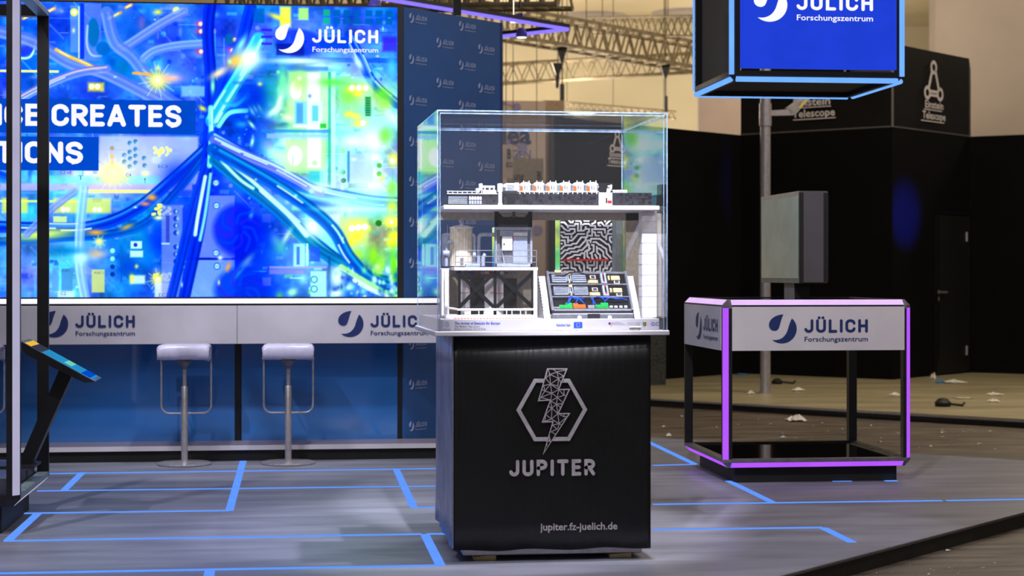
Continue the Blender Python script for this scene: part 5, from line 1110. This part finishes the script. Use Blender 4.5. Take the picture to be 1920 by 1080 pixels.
for pts in ([(.22, .18, .02), (.25, .28, .03), (.33, .29, .03), (.40, .22, .02)], [(.20, .16, .02), (.24, .30, .035), (.30, .26, .03), (.38, .26, .03), (.42, .30, .02)], [(.55, .16, .02), (.50, .28, .03), (.60, .30, .035), (.68, .24, .02)], [(.52, .16, .02), (.52, .30, .03), (.66, .30, .03), (.95, .28, .02)], [(.66, .22, .02), (.72, .29, .03), (.80, .26, .03), (.93, .29, .02)], [(.30, .17, .02), (.34, .27, .03), (.41, .18, .02)]):
    mb = MB(); P2 = []
    for i in range(len(pts)-1):
        for k in range(6): t = k/6; P2.append(tp(*[pts[i][j]*(1-t)+pts[i+1][j]*t for j in range(3)])+nv*.004*math.sin(t*math.pi))
    mb.tube(P2+[tp(*pts[-1])], .0028, 6); mb.build('blue_cable', M['cable'], bt, True)
mb = MB(); mb.tube([tp(u, v, h) for u, v, h in ((.08, .90, .02), (.2, .86, .03), (.28, .92, .035), (.38, .94, .035), (.48, .90, .03), (.50, .78, .02), (.44, .72, .02))], .003, 6); mb.build('black_cable', M['black'], bt, True)
mb = MB(); tb(mb, .10, .93, .18, .99, .02, .034); mb.build('clip', M['tan'], bt)
# sloping support under the tray
mb = MB()
for s_ in (-1, 1):
    x0 = O.x-.035 if s_ < 0 else O.x+wB+.004; x1 = x0+.03
    a = [Vector((x0, YF+.01, zl)), Vector((x0, YF+.28, zl)), Vector((x0, YF+.28, zB1-.01)), Vector((x0, YF+.215, zB1-.004)), Vector((x0, YF+.01, zB0-.03))]
    mb = MB(); mb.prism(a, (x1-x0, 0, 0)); mb.build('side_support', M['whiteb'], bt)
mb = MB(); mb.box((O.x-.04, YF-.004, zl), (O.x+wB+.04, YF+.02, zB0-.032)); mb.build('front_sill', M['whiteb'], bt)
for k in range(11):
    v = .1+k*.08; p = O+tv*(v*LT); mb = MB(); mb.box((O.x-.037, p.y-.006, p.z-.004), (O.x-.034, p.y+.014, p.z+.002)); mb.build('stepped_brick', M['mgrey'], bt)

# =================================================================== LED FRAME BOXES (counter, hanging cube, tall frame)
def frame(parent, lo, hi, s, c, strip_mats, bar_m, corner_m, edges=None, tube=False, inset=.01):
    """edge bars with chamfered outer corner; a light strip on the chamfer. strip_mats: dict edge-key -> material or None"""
    lo = Vector(lo); hi = Vector(hi)
    def P(i, sx): return hi[i] if sx > 0 else lo[i]
    for ax in range(3):
        o1, o2 = [k for k in range(3) if k != ax]
        for s1_ in (-1, 1):
            for s2_ in (-1, 1):
                def pt(a, b, t):
                    v = [0, 0, 0]; v[o1] = P(o1, s1_)-s1_*a; v[o2] = P(o2, s2_)-s2_*b; v[ax] = t; return Vector(v)
                t0 = lo[ax]+s; t1 = hi[ax]-s
                sec = [(s, 0), (c, 0), (0, c), (0, s), (s, s)]
                ext = [0, 0, 0]; ext[ax] = t1-t0
                key = (ax, s1_, s2_)
                mb = MB(); mb.prism([pt(a, b, t0) for a, b in sec], ext); mb.build('frame_bar', M['grey'] if parent.name.startswith('demo') and key in ((0, -1, -1), (1, -1, -1)) else M['rail'] if parent.name.startswith('light_t') and key in ((1, 1, -1), (1, 1, 1)) else bar_m, parent)  # counter's lower bars: light on the black metal put into the grey
                m = strip_mats.get(key, strip_mats.get('all'))
                if m is None: continue
                e0 = s*.95 if not tube else s*.6
                if tube:
                    mb = MB(); mb.tube([pt(c*.25, c*.25, lo[ax]+e0), pt(c*.25, c*.25, hi[ax]-e0)], c*.55, 12); o = mb.build('light_tube', m, parent, True)
                else:
                    g = c*.10; sec2 = [(c-g, -.002+.0), (c-g+.002, .004), (.004, c-g+.002), (-.002, c-g)]
                    sec2 = [(c-g, g-.002), (c-g+.003, g+.002), (g+.002, c-g+.003), (g-.002, c-g)]
                    ext = [0, 0, 0]; ext[ax] = hi[ax]-lo[ax]-2*e0
                    mb = MB(); mb.prism([pt(a, b, lo[ax]+e0) for a, b in sec2], ext); mb.build('light_strip', m, parent)
    for sx in (-1, 1):
        for sy in (-1, 1):
            for sz in (-1, 1):
                q = [(0, c, c), (c, 0, c), (c, c, 0)]; r = [(s, 0, c), (s, c, 0), (0, s, c), (c, s, 0), (0, c, s), (c, 0, s), (s, s, 0), (s, 0, s), (0, s, s), (s, s, s)]
                mb = MB(); mb.hull([Vector((P(0, sx)-sx*a, P(1, sy)-sy*b, P(2, sz)-sz*d)) for a, b, d in q+r]); mb.build('frame_corner', corner_m, parent)

# counter
YQ = atz(1520, 903).y-.10
qx0 = aty(1356.5, 700, YQ).x; qx1 = aty(1710, 700, YQ).x; qz0 = aty(1530, 876.5, YQ).z; qz1 = aty(1530, 561.5, YQ).z; QD = 1.17
cnt = thing('demo_counter', ((qx0+qx1)/2, YQ+QD/2, 0), 'open black cube counter with purple light edges and white logo boards, at the right', 'counter')
lil, pur = M['led_lilac'], M['led_purple']
sm = {'all': None, (0, -1, 1): lil, (0, -1, -1): pur, (2, -1, -1): pur, (2, 1, -1): pur, (1, -1, 1): lil, (1, -1, -1): pur, (1, 1, 1): lil, (1, 1, -1): pur, (0, 1, 1): lil, (0, 1, -1): pur}
frame(cnt, (qx0, YQ, qz0), (qx1, YQ+QD, qz1), .055, .036, sm, M['black'], M['grey'])
mb = MB(); mb.box((qx0+.05, YQ+.05, qz1-.03), (qx1-.05, YQ+QD-.05, qz1-.006)); mb.build('top_board', M['blackg'], cnt)
mb = MB(); mb.box((qx0+.05, YQ+.05, qz0+.02), (qx1-.05, YQ+QD-.05, qz0+.045)); mb.build('bottom_shelf', M['blackg'], cnt)
mb = MB(); mb.box((aty(1377, 900, YQ+.10).x, YQ+.10, 0), (aty(1681, 900, YQ+.10).x, YQ+QD-.10, qz0+.01)); mb.build('plinth', M['blackm'], cnt)
PQ = yplane(YQ-.002); zq0 = aty(1530, 657, YQ).z; zq1 = aty(1530, 575, YQ).z
mb = MB(); mb.box((aty(1372.5, 610, YQ).x, YQ-.004, zq0), (aty(1695.5, 610, YQ).x, YQ+.006, zq1)); fb = mb.build('front_board', M['white'], cnt)
mb = MB(); mb.box((qx0+.0-.004, YQ+.055, zq0), (qx0+.006, YQ+QD-.055, zq1)); mb.build('side_board', M['white'], cnt)
logo(cnt, yplane(YQ-.004), 1441.5, 1627, 589.5, 644.5, M['navy'], off=.002)
# side logo on the plane X = const: emblem towards the back
PSd = Plane((qx0-.004, YQ+QD), (qx0-.004, YQ))
logo(cnt, PSd, 1305, 1346, 585, 636, M['navy'], off=.002)

# hanging LED cube
YH = YQ+.06
hx0 = aty(1370, 80, YH).x; hx1 = aty(1694, 80, YH).x; hz0 = aty(1530, 152, YH).z; hz1 = hz0+1.02; HD = 1.05
cub = thing('hanging_cube', ((hx0+hx1)/2, YH+HD/2, hz0), 'black cube frame hung above the counter with blue light tubes and a blue logo screen', 'sign')
frame(cub, (hx0, YH, hz0), (hx1, YH+HD, hz1), .06, .03, {'all': M['led_tube']}, M['black'], M['black'], tube=True)
sx0_ = aty(1387.5, 60, YH).x; sx1_ = aty(1681, 60, YH).x; sz_ = aty(1530, 129.5, YH).z
mb = MB(); mb.box((sx0_, YH-.002, sz_), (sx1_, YH+.02, hz1-.05)); mb.build('screen', M['scr_blue'], cub)
logo(cub, yplane(YH-.002), 1413, 1636.5, -23, 41, M['scr_white'], off=.004)
mb = MB(); mb.box((hx0+.05, YH+.04, hz0+.03), (hx1-.05, YH+HD-.04, hz0+.045)); mb.build('underside_cloth', M['blackm'], cub)
mb = MB(); mb.box((hx0+.03, YH+.05, hz0+.05), (hx0+.045, YH+HD-.05, hz1-.05)); mb.build('side_cloth', M['blackm'], cub)
mb = MB(); mb.box((hx1-.045, YH+.05, hz0+.05), (hx1-.03, YH+HD-.05, hz1-.05)); mb.build('side_cloth', M['blackm'], cub)
mb = MB()
for k in range(17):
    x = aty(1400+k*17.5, 137, YH).x; mb.tube([(x, YH-.001, hz0+.043), (x, YH+.002, hz0+.043)], .0045, 8)
for k in range(8):
    z = hz0+.09+k*.055
    mb.tube([(hx1-.043, YH-.001, z), (hx1-.043, YH+.002, z)], .0045, 8)
    mb.tube([(hx0-.001, YH+HD-.043, z), (hx0+.002, YH+HD-.043, z)], .006, 8)
for k in range(12):
    x = hx0+.10+k*.075; mb.tube([(x, YH+HD-.043, hz0-.001), (x, YH+HD-.043, hz0+.002)], .006, 8)
mb.build('screw_holes', M['inkb'], cub)['kind'] = 'stuff'
for x in (hx0+.06, hx1-.06):
    for y in (YH+.06, YH+HD-.06):
        mb = MB(); mb.tube([(x, y, hz1-.02), (x, y, 5.4)], .004, 6); mb.build('suspension_wire', M['grey'], cub)

# monitor on the counter, seen from its narrow side
mx = aty(1498.5, HZ, YQ+.28).x; my = YQ+.22; mw = aty(1553, HZ, my).x-aty(1498.5, HZ, my).x; mx = aty(1498.5, HZ, my).x
mz0 = aty(1525, 531, my).z; mz1 = aty(1525, 358, my).z; ML = .93
mon = thing('monitor', (mx+mw/2, my+ML/2, qz1-.006), 'grey boxed monitor standing on the purple-edged counter, its screen facing left', 'monitor')
mb = MB(); mb.bbox((mx, my, mz0), (mx+mw, my+ML, mz1), .006); mb.build('housing', M['side_grey'] if 'side_grey' in M else M['dgrey'], mon)
mb = MB(); mb.box((mx-.001, my-.003, mz0), (mx+.027, my, mz1-.01)); mb.build('edge_band', M['blackm'], mon)
mb = MB(); mb.box((mx+mw-.03, my-.003, mz0+.01), (mx+mw, my, mz1-.012)); mb.build('edge_band', M['blackm'], mon)
mb = MB(); mb.box((mx-.003, my+.0, mz0), (mx+.001, my+ML, mz1)); mb.build('bezel', M['mon_bezel'] if 'mon_bezel' in M else M['mgrey'], mon)
M['mon_glass'] = mat('screen_glass_sheen', (178, 222, 222), .07, noise=.12, scale=3, coat=1.0, spec=1.0, mix=(196, 226, 222))  # switched-off screen; its pale reflection is put into the base colour
mb = MB(); mb.box((mx-.005, my+.02, mz0+.03), (mx-.002, my+ML-.02, mz1-.03)); mb.build('screen', M['mon_glass'], mon)
sx_a = aty(1472, HZ, my+.35).x
mb = MB(); mb.box((mx+.02, my+.18, qz1-.006), (mx+.12, my+.42, mz0+.02)); mb.build('foot', M['black'], mon)
mb = MB(); mb.box((mx+.018, my+.18, qz1-.006), (mx+.02, my+.42, mz0+.02)); mb.build('foot_lit_side', M['mgrey'], mon)  # thin grey sheet paints the lit left side of the foot

# tall light frame at the left edge
YT = 9.15
nx0 = aty(36, 700, YT).x; TD = 1.12
tf = thing('light_tower', (nx0-.55, YT+TD/2, 0), 'tall black open frame with white light strip at the left edge of the photo', 'frame')
tz0_ = aty(27, 952, YT).z; tz1_ = aty(88, 12, YT+TD).z
dim = M['led_dim']
frame(tf, (nx0-1.15, YT, tz0_), (nx0, YT+TD, tz1_), .062, .036, {'all': None, (2, 1, -1): dim, (2, -1, -1): dim, (1, 1, -1): dim, (1, 1, 1): dim, (2, 1, 1): dim}, M['black'], M['black'])
mb = MB(); mb.box((nx0-1.09, YT+.06, tz0_+.01), (nx0-.06, YT+TD-.06, tz0_+.04)); mb.build('bottom_board', M['blackg'], tf)
mb = MB(); mb.box((nx0-1.03, YT+.10, 0), (nx0-.10, YT+TD-.10, tz0_+.01)); mb.build('plinth', M['blackm'], tf)
# equipment box
Yx = YT+.42; 
eb = thing('equipment_box', (aty(35, HZ, Yx).x, Yx+.2, tz0_+.04), 'black vented metal box standing in the bottom of the light frame', 'box')
ex1 = nx0-.07; ez1 = .275; Yx = YT+.12
mb = MB(); mb.bbox((ex1-.34, Yx, tz0_+.041), (ex1, Yx+.90, ez1), .004); mb.build('case', M['boxm'], eb)
for r_ in range(2):
    for k in range(12):
        z = tz0_+.07+k*.0125; y = Yx+.36+r_*.22
        if z < ez1-.03: mb = MB(); mb.box((ex1-.001, y, z), (ex1+.003, y+.07, z+.005)); mb.build('vent_slot', M['blackm'], eb)
# touch screen kiosk: slanted arm and tilted display
Yk = YT+.48
K0 = aty(38, 640, Yk); K1 = aty(178, 716, Yk); kd = .34
ks = thing('touch_kiosk', (aty(50, HZ, Yk).x, Yk+.1, tz0_+.04), 'black touch screen tilted on a slanted arm, leaning out of the light frame', 'kiosk')
t_ = (K1-K0).normalized(); n_ = Vector((-t_.z, 0, t_.x)); n_ = n_ if n_.z > 0 else -n_
mb = MB(); mb.prism([K0, K1, K1-t_*.045-n_*.030, K0+t_*.06-n_*.045, K0-n_*.014], (0, kd, 0)); mb.build('housing', M['black'], ks)
def kq(u0, v0, u1, v1, m, nm, h=.002):
    L = (K1-K0).length; P4 = [K0+t_*(u*L)+Vector((0, v*kd, 0)) for u, v in ((u0, v0), (u1, v0), (u1, v1), (u0, v1))]
    mb = MB(); mb.prism([p+n_*.0003 for p in P4], n_*h); return mb.build(nm, m, ks)
M['k_cyan'] = lamp_mat('kiosk_picture', (40, 150, 210), .9); M['k_green'] = lamp_mat('kiosk_green', (120, 220, 190), .9); M['k_yel'] = lamp_mat('kiosk_orange', (240, 190, 60), 1)
kq(.01, .03, .99, .97, M['mgrey'], 'glass', .001); kq(.28, .08, .95, .94, M['k_cyan'], 'picture', .002); kq(.55, .3, .65, .9, M['k_green'], 'picture_area', .003); kq(.80, .1, .92, .94, M['scr_band'], 'picture_area', .003); kq(.05, .08, .13, .94, M['k_yel'], 'picture_area', .003); kq(.14, .08, .27, .94, M['blackm'], 'picture_area', .003)
a0 = aty(122, 700, Yk+.12); a1 = aty(46, 872, Yk+.12); tt = (a1-a0).normalized(); w_ = Vector((-tt.z, 0, tt.x))*.036
mb = MB(); mb.prism([a0-w_, a1-w_*.9, a1+w_*.9, a0+w_], (0, .12, 0)); mb.build('arm', M['black'], ks)
mb = MB(); mb.box((a1.x-.16, Yk+.05, ez1+.001), (a1.x+.06, Yk+.30, ez1+.014)); mb.build('foot_plate', M['dgrey'], ks)

# =================================================================== NEIGHBOURING STAND DETAILS
c = atz(1435, 737); pole = thing('floodlight_pole', c, 'tall round aluminium pole behind the counter with a bent arm near its top', 'pole')
mb = MB(); mb.lathe(c, [(.062, 0), (.062, .02), (.055, .02), (.055, 4.2)], 20); mb.build('shaft', M['alu'], pole, True)
mb = MB(); mb.lathe((c.x, c.y, CH+(HZ-219)*c.y/FOC-.06), [(.066, 0), (.066, .24)], 20); mb.build('clamp', M['alu'], pole, True)
P_ = lambda x, y: aty(x, y, c.y-.02)
mb = MB(); mb.prism([P_(1446, 207), P_(1478, 205), P_(1500, 188), P_(1508, 194), P_(1488, 216), P_(1446, 217)], (0, .06, 0)); mb.prism([P_(1476, 202), P_(1506, 180), P_(1524, 180), P_(1494, 212), P_(1484, 215)], (0, .10, 0)); mb.build('arm', M['alu'], pole)
mb = MB(); mb.prism([P_(1497, 202), P_(1500, 204), P_(1513, 188), P_(1510, 187)], (0, -.01, 0)); mb.build('yellow_sticker', M['yellow'], pole)
# dark mesh panel beside the plinth in the distance
a = atz(1221, 713, 0); mb = MB(); a.y -= .9; mb.box((a.x-.35, a.y-.05, 0), (aty(1247, 600, a.y).x, a.y, CH-(530-HZ)*a.y/FOC)); o = mb.build('woven_board', M['mesh'] if 'mesh' in M else M['dgrey']); tag(o, 'dark grey woven panel leaning by the black wall, right of the pedestal', 'panel')

def scrap(px, py, w, name, m, label, z=0.0, hgt=.03, cat='litter', group=None, seed=0):
    """crumpled sheet lying on the ground; w is its width in photo pixels"""
    rr = random.Random(seed+int(px)); c = atz(px, py, z); W = w/2*c.y/FOC; D = W*.9; n = 7; bm_v = []; fs = []
    for i in range(n):
        for j in range(n):
            u = i/(n-1)*2-1; v = j/(n-1)*2-1; k = 1-.25*rr.random(); e_ = max(abs(u), abs(v))
            bm_v.append(c+Vector((u*W*k, v*D*k, .003+hgt*rr.random()*(1-e_*.75))))
    for i in range(n-1):
        for j in range(n-1):
            fs.append((i*n+j, (i+1)*n+j, (i+1)*n+j+1, i*n+j+1))
    mb = MB(); mb.add(bm_v, fs); o = mb.build(name, m); md = o.modifiers.new('thickness', 'SOLIDIFY'); md.thickness = .002; md.offset = 1
    return tag(o, label, cat, group)
scrap(1493, 790, 40, 'crumpled_film', M['paper'], 'largest crumpled white film on the dark aisle floor, seen through the counter', HF, .09)
o = scrap(1514, 776, 20, 'cardboard_piece', M['card'], 'small tan cardboard piece lying below the black platform edge', HF, .05)
scrap(1468, 822, 12, 'paper_scrap', M['paper'], 'small pale scrap on the aisle floor just behind the counter shelf', HF, .03)
scrap(1254, 818.5, 10, 'paper_scrap', M['paper'], 'pale scrap at the rear rim of the stage, left of the counter', HF, .04)
scrap(1497, 733, 26, 'plastic_scrap', M['paper'], 'flat white plastic scrap on beige film, seen inside the counter frame', 0, .05)
scrap(1408, 739, 14, 'paper_scrap', M['paper'], 'small white scrap at the foot of the aluminium pole', 0, .05)
scrap(1678, 742, 24, 'plastic_scrap', M['paper'], 'white plastic scrap seen against the right post of the counter', 0, .04)
scrap(1863, 753.5, 26, 'plastic_scrap', M['paper'], 'white plastic scrap on the beige film near the right edge, front one', 0, .04)
scrap(1866, 741, 30, 'plastic_scrap', M['paper'], 'thin white plastic scrap on the beige film near the right edge, rear one', 0, .04)
scrap(1808, 747, 40, 'plastic_sheet', M['film_pale'] if 'film_pale' in M else M['paper'], 'wide translucent film strip lying right of the counter', 0, .015)
scrap(1790, 717.5, 48, 'paper_sheet', M['paper'], 'white sheet lying in front of the black door', 0, .04)
scrap(1763, 718, 20, 'blue_paper', M['bluep'], 'blue sheet beside the white one near the black door', 0, .05)
scrap(1749, 711, 10, 'crumpled_film', M['paper'], 'crumpled film ball at the lower corner of the black door', 0, .16)
scrap(1391, 702.5, 26, 'blue_paper', M['bluep'], 'blue sheet at the foot of the black wall behind the counter', 0, .02)
for px, py, lab in ((1457, 720, 'black cable end lying right of the aluminium pole'), (1768, 762, 'black cable with plug on the beige film, right of the counter')):
    c = atz(px, py); mb = MB(); big = .06 if px < 1500 else .075; mb.lathe(c, [(big, 0), (big*1.1, big*.5), (big*.6, big), (.01, big*1.1)], 10)
    mb.tube([c+Vector((0, 0, .03)), c+Vector((.10, -.02, .02)), c+Vector((.18, -.04, .012)), c+Vector((.22, .02, .03))], .012, 8); tag(mb.build('cable_end', M['blackm'], smooth=True), lab, 'cable')
rr = random.Random(4); mb = MB()
for k in range(90):
    px = rr.uniform(1230, 1900); py = rr.choice([rr.uniform(772, 815), rr.uniform(800, 845)]); lim = 765+(px-1221)*.056
    if py < lim+6 or py > 816+(px-1220)*.06: continue
    c = atz(px, py, HF); r = rr.uniform(.004, .016); mb.hull([c+Vector((rr.uniform(-r, r)*1.6, rr.uniform(-r, r), rr.uniform(0, r))) for _ in range(6)])
for k in range(40):
    px = rr.uniform(1640, 1915); py = rr.uniform(1040, 1078)
    if py < 1075-(px-1609)*.27+6: continue
    c = atz(px, py, HF); r = rr.uniform(.002, .006); mb.hull([c+Vector((rr.uniform(-r, r)*1.6, rr.uniform(-r, r), rr.uniform(0, r))) for _ in range(6)])
for a in [(1777, 1034, 6), (1450, 1079, 4)]:
    c = atz(a[0], a[1], HF); mb.hull([c+Vector((rr.uniform(-.015, .015), rr.uniform(-.015, .015), rr.uniform(0, .015))) for _ in range(8)])
tag(mb.build('debris', M['paper']), 'pale crumbs and splinters scattered over the dark aisle floor', 'litter', kind='stuff')

# =================================================================== HALL BACKGROUND
# booth with purple molecule print and blue words
YZ = 29.0; PZ = yplane(YZ)
booth = thing('exhibition_booth', (aty(980, HZ, YZ).x, YZ+1, HF), 'pale booth tower with purple molecule print and blue words, behind the glass case', 'booth')
mb = MB(); a = aty(890, HZ, YZ).x; b = aty(1023, HZ, YZ).x; mb.box((a, YZ, HF), (b, YZ+2.4, aty(980, 189, YZ).z)); mb.build('tower', M['pinkish'], booth)
mb = MB(); b2_ = aty(1058, HZ, YZ+.2).x; mb.box((b, YZ+.2, HF), (b2_, YZ+2.4, aty(1040, 186, YZ).z)); mb.build('side_wing', M['greyish'] if 'greyish' in M else M['greysign'], booth)
mb = MB(); mb.box((aty(1030, HZ, YZ+.1).x, YZ+.1, HF), (aty(1041, HZ, YZ+.1).x, YZ+.2, aty(1035, 247, YZ).z)); mb.build('dark_post', M['black'], booth)
write('lettering', 'dea', PZ, 925, 996, 269, 36, M['navy'], booth, bold=.03, off=.01); write('lettering', 'NGEN', PZ, 944, 995, 298, 17, M['bluet'], booth, bold=.0, off=.01)
mb = MB()
def dot(x, y, r): c = PZ.pt(x, y, .012); R = r*YZ/FOC; mb = MB(); mb.add([c+Vector((R*math.cos(k*.3927), 0, R*math.sin(k*.3927))) for k in range(16)], [list(range(16))]); mb.build('molecule_dot', M['purplep'], booth)
for x, y, r in ((969, 201, 8), (980, 277, 9), (952, 266, 5), (1008, 432, 10), (944, 194, 4), (1001, 493, 8)): dot(x, y, r)
for a, b in (((944, 194), (969, 201)), ((952, 266), (980, 277)), ((980, 277), (960, 300))):
    p = PZ.pt(*a, .006); q_ = PZ.pt(*b, .006); t = (q_-p).normalized(); n = Vector((-t.z, 0, t.x))*.012; mb = MB(); mb.add([p-n, q_-n, q_+n, p+n], [(0, 1, 2, 3)]); mb.build('molecule_bond', M['purplep'], booth)
# hanging hall signs
for (x0, y0, x1, y1, Y, m, lab, txt) in ((930, 271, 962, 334, 26, 'pinkish', 'pale hanging sign with black B and B22 seen through the case', [('B', 951, 958.5, 297.5, 18), ('B22', 949, 961, 313, 9)]), (950, 297, 1019, 345, 27, 'greysign', 'grey hanging sign with black B seen through the case', [('B', 1007, 1015, 336, 15), ('ung', 963, 982, 337, 14)])):
    a, b, z0_, z1_ = pbox(MB(), x0, y0, x1, y1, Y, .05); t = thing('hanging_sign', ((a+b)/2, Y, z0_), lab, 'sign')
    mb = MB(); mb.box((a, Y, z0_), (b, Y+.05, z1_)); mb.build('board', M[m], t)
    for s_, p0_, p1_, yb, cp in txt: write('lettering', s_, yplane(Y), p0_, p1_, yb, cp, M['inkb'], t, bold=.02, off=.01)
    for x in (a+.1, b-.1): mb = MB(); mb.tube([(x, Y+.02, z1_), (x, Y+.02, 7.6)], .006, 6); mb.build('wire', M['black'], t)

def truss(name, A, B, h, w, r, n, label, wires=None):
    """lattice girder between two points"""
    A = Vector(A); B = Vector(B); t = (B-A).normalized(); side = t.cross(Vector((0, 0, 1))).normalized()*w/2; up = Vector((0, 0, h))
    o = thing(name, A, label, 'truss')
    for q_ in (A+(B-A)*.04, A+(B-A)*.5, A+(B-A)*.96): mb = MB(); mb.tube([q_+Vector((0, 0, h)), Vector((q_.x, q_.y, 7.6))], .008, 6); mb.build('hanger_wire', M['black'], o)
    cs = [(side, 0), (-side, 0), (side, 1), (-side, 1)]
    for s_, k in cs: mb = MB(); mb.tube([A+s_+up*k, B+s_+up*k], r, 8); mb.build('chord', M['truss'], o, True)
    L = (B-A)
    single = n > 16; lat = MB()
    for i in range(n):
        p = A+L*(i/n); q_ = A+L*((i+.5)/n); e2_ = A+L*((i+1)/n)
        for s_ in (side, -side):
            for a_, b_ in ((p+s_, q_+s_+up), (q_+s_+up, e2_+s_)):
                if single: mb = MB(); mb.tube([a_, b_], r*.55, 6); mb.build('diagonal', M['truss'], o)
                else: lat.tube([a_, b_], r*.55, 6)
        lat.tube([p+side, q_-side], r*.5, 5); lat.tube([p+side+up, q_-side+up], r*.5, 5)
    lat.build('lattice', M['truss'], o)['kind'] = 'stuff'
    return o
def z_at(py, d): return CH+(HZ-py)*d/FOC
# main girder sinking to the right
def tz(px, py, z): return atd(px, py, (z-CH)*FOC/(HZ-py))
truss('main_truss', tz(700, 30, 5.2), tz(1700, 196, 5.2), .47, .5, .035, 44, 'heavy aluminium truss crossing the hall from upper left to the hanging cube')
truss('rear_truss', atd(760, 168, 34), atd(1420, 128, 36), .37, .3, .022, 22, 'brightly lit truss low against the beige hall wall')
truss('side_truss', atd(1120, 66, 38), atd(1420, 70, 30), .36, .4, .024, 12, 'thin truss left of the hanging cube under the ceiling')
truss('upper_truss', atd(420, 18, 22), atd(1060, 12, 20), .4, .4, .03, 24, 'truss at the top edge above the blue wall')
truss('low_truss', atd(1056, 203, 40), atd(1254, 222, 36), .14, .3, .02, 16, 'thin low truss just above the glass case')
# hangers
for px, y0, y1, d in ((1054, 89, 190, 31.5), (1248, 121, 210, 34.1), (1046, 120, 165, 34.6)):
    c = atd(px, y0, d); z1_ = z_at(y1, d); mb = MB(); mb.tube([c, Vector((c.x, c.y, 7.6))], .01, 6); mb.tube([c, Vector((c.x, c.y, z1_))], .012, 6); mb.prism([c+Vector((-.10, 0, .02)), c+Vector((.10, 0, .02)), c+Vector((.02, 0, -.26)), c+Vector((-.02, 0, -.26))], (0, .06, 0)); mb.tube([Vector((c.x, c.y, z1_)), Vector((c.x, c.y, z1_+.3))], .04, 6)
    tag(mb.build('rigging_hook', M['black']), {1054: 'black rigging hook hanging from the main truss above the case', 1248: 'black rigging hook hanging right of the case', 1046: 'black steel hanger beside the lit truss'}[px], 'hook')
# violet light lines above the stand
ZL = 3.6
q0 = atz(1065, 55, ZL); q1 = atz(700, -5, ZL); q2 = atz(900, 72.5, ZL)
ll = thing('light_line', q0, 'violet light line meeting in a point under the hall truss', 'lamp')
for A_, B_ in ((q0, q1), (q0, q2)):
    t = (B_-A_).normalized(); mb = MB(); mb.tube([A_, B_+t*.5], .016, 8); mb.build('light_tube', M['led_violet'], ll, True)
    mb = MB(); nn = Vector((-t.y, t.x, 0))*.02; mb.prism([A_-nn+Vector((0, 0, .017)), B_+t*.5-nn+Vector((0, 0, .017)), B_+t*.5+nn+Vector((0, 0, .017)), A_+nn+Vector((0, 0, .017))], (0, 0, .03)); mb.build('profile', M['black'], ll)
c = atd(857, 28, 14.2); mb = MB(); mb.box((c.x-.03, c.y-.03, c.z), (c.x+.03, c.y+.03, 6.5)); tag(mb.build('hanging_post', M['blackm']), 'black square post reaching up behind the blue wall', 'post')
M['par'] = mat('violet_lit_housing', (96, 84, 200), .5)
def par(px, py, d, lab):
    c = atd(px, py, d); o = thing('par_spotlight', c, lab, 'spotlight')
    mb = MB(); mb.lathe(c+Vector((0, 0, -.07)), [(.05, 0), (.055, .02), (.042, .07), (.018, .09)], 14); mb.build('housing', M['par'], o, True)
    mb = MB(); mb.tube([c+Vector((0, 0, .07)), c+Vector((0, 0, .16))], .01, 6); mb.tube([c+Vector((0, 0, .15)), Vector((c.x, c.y, 7.0))], .003, 5); mb.build('yoke', M['black'], o)
    mb = MB(); mb.lathe(c+Vector((0, 0, -.074)), [(.045, 0), (.045, .004)], 14); mb.build('lens', M['lamp'], o)
par(978, 56, 17, 'spotlight hanging below the violet light line, right of the blue wall'); par(702, 4, 13, 'spotlight above the right end of the video wall'); par(975, 28, 18, 'spotlight between the violet line and the main truss')
c = atd(963, 42, 18.5); mb = MB(); mb.lathe(c, [(.03, 0), (.045, .03), (.03, .06)], 12); mb.tube([c+Vector((0, 0, .05)), Vector((c.x, c.y, 7.6))], .003, 5); tag(mb.build('bright_lamp', M['lamp'], smooth=True), 'small glaring white lamp right above the blue wall corner', 'lamp')
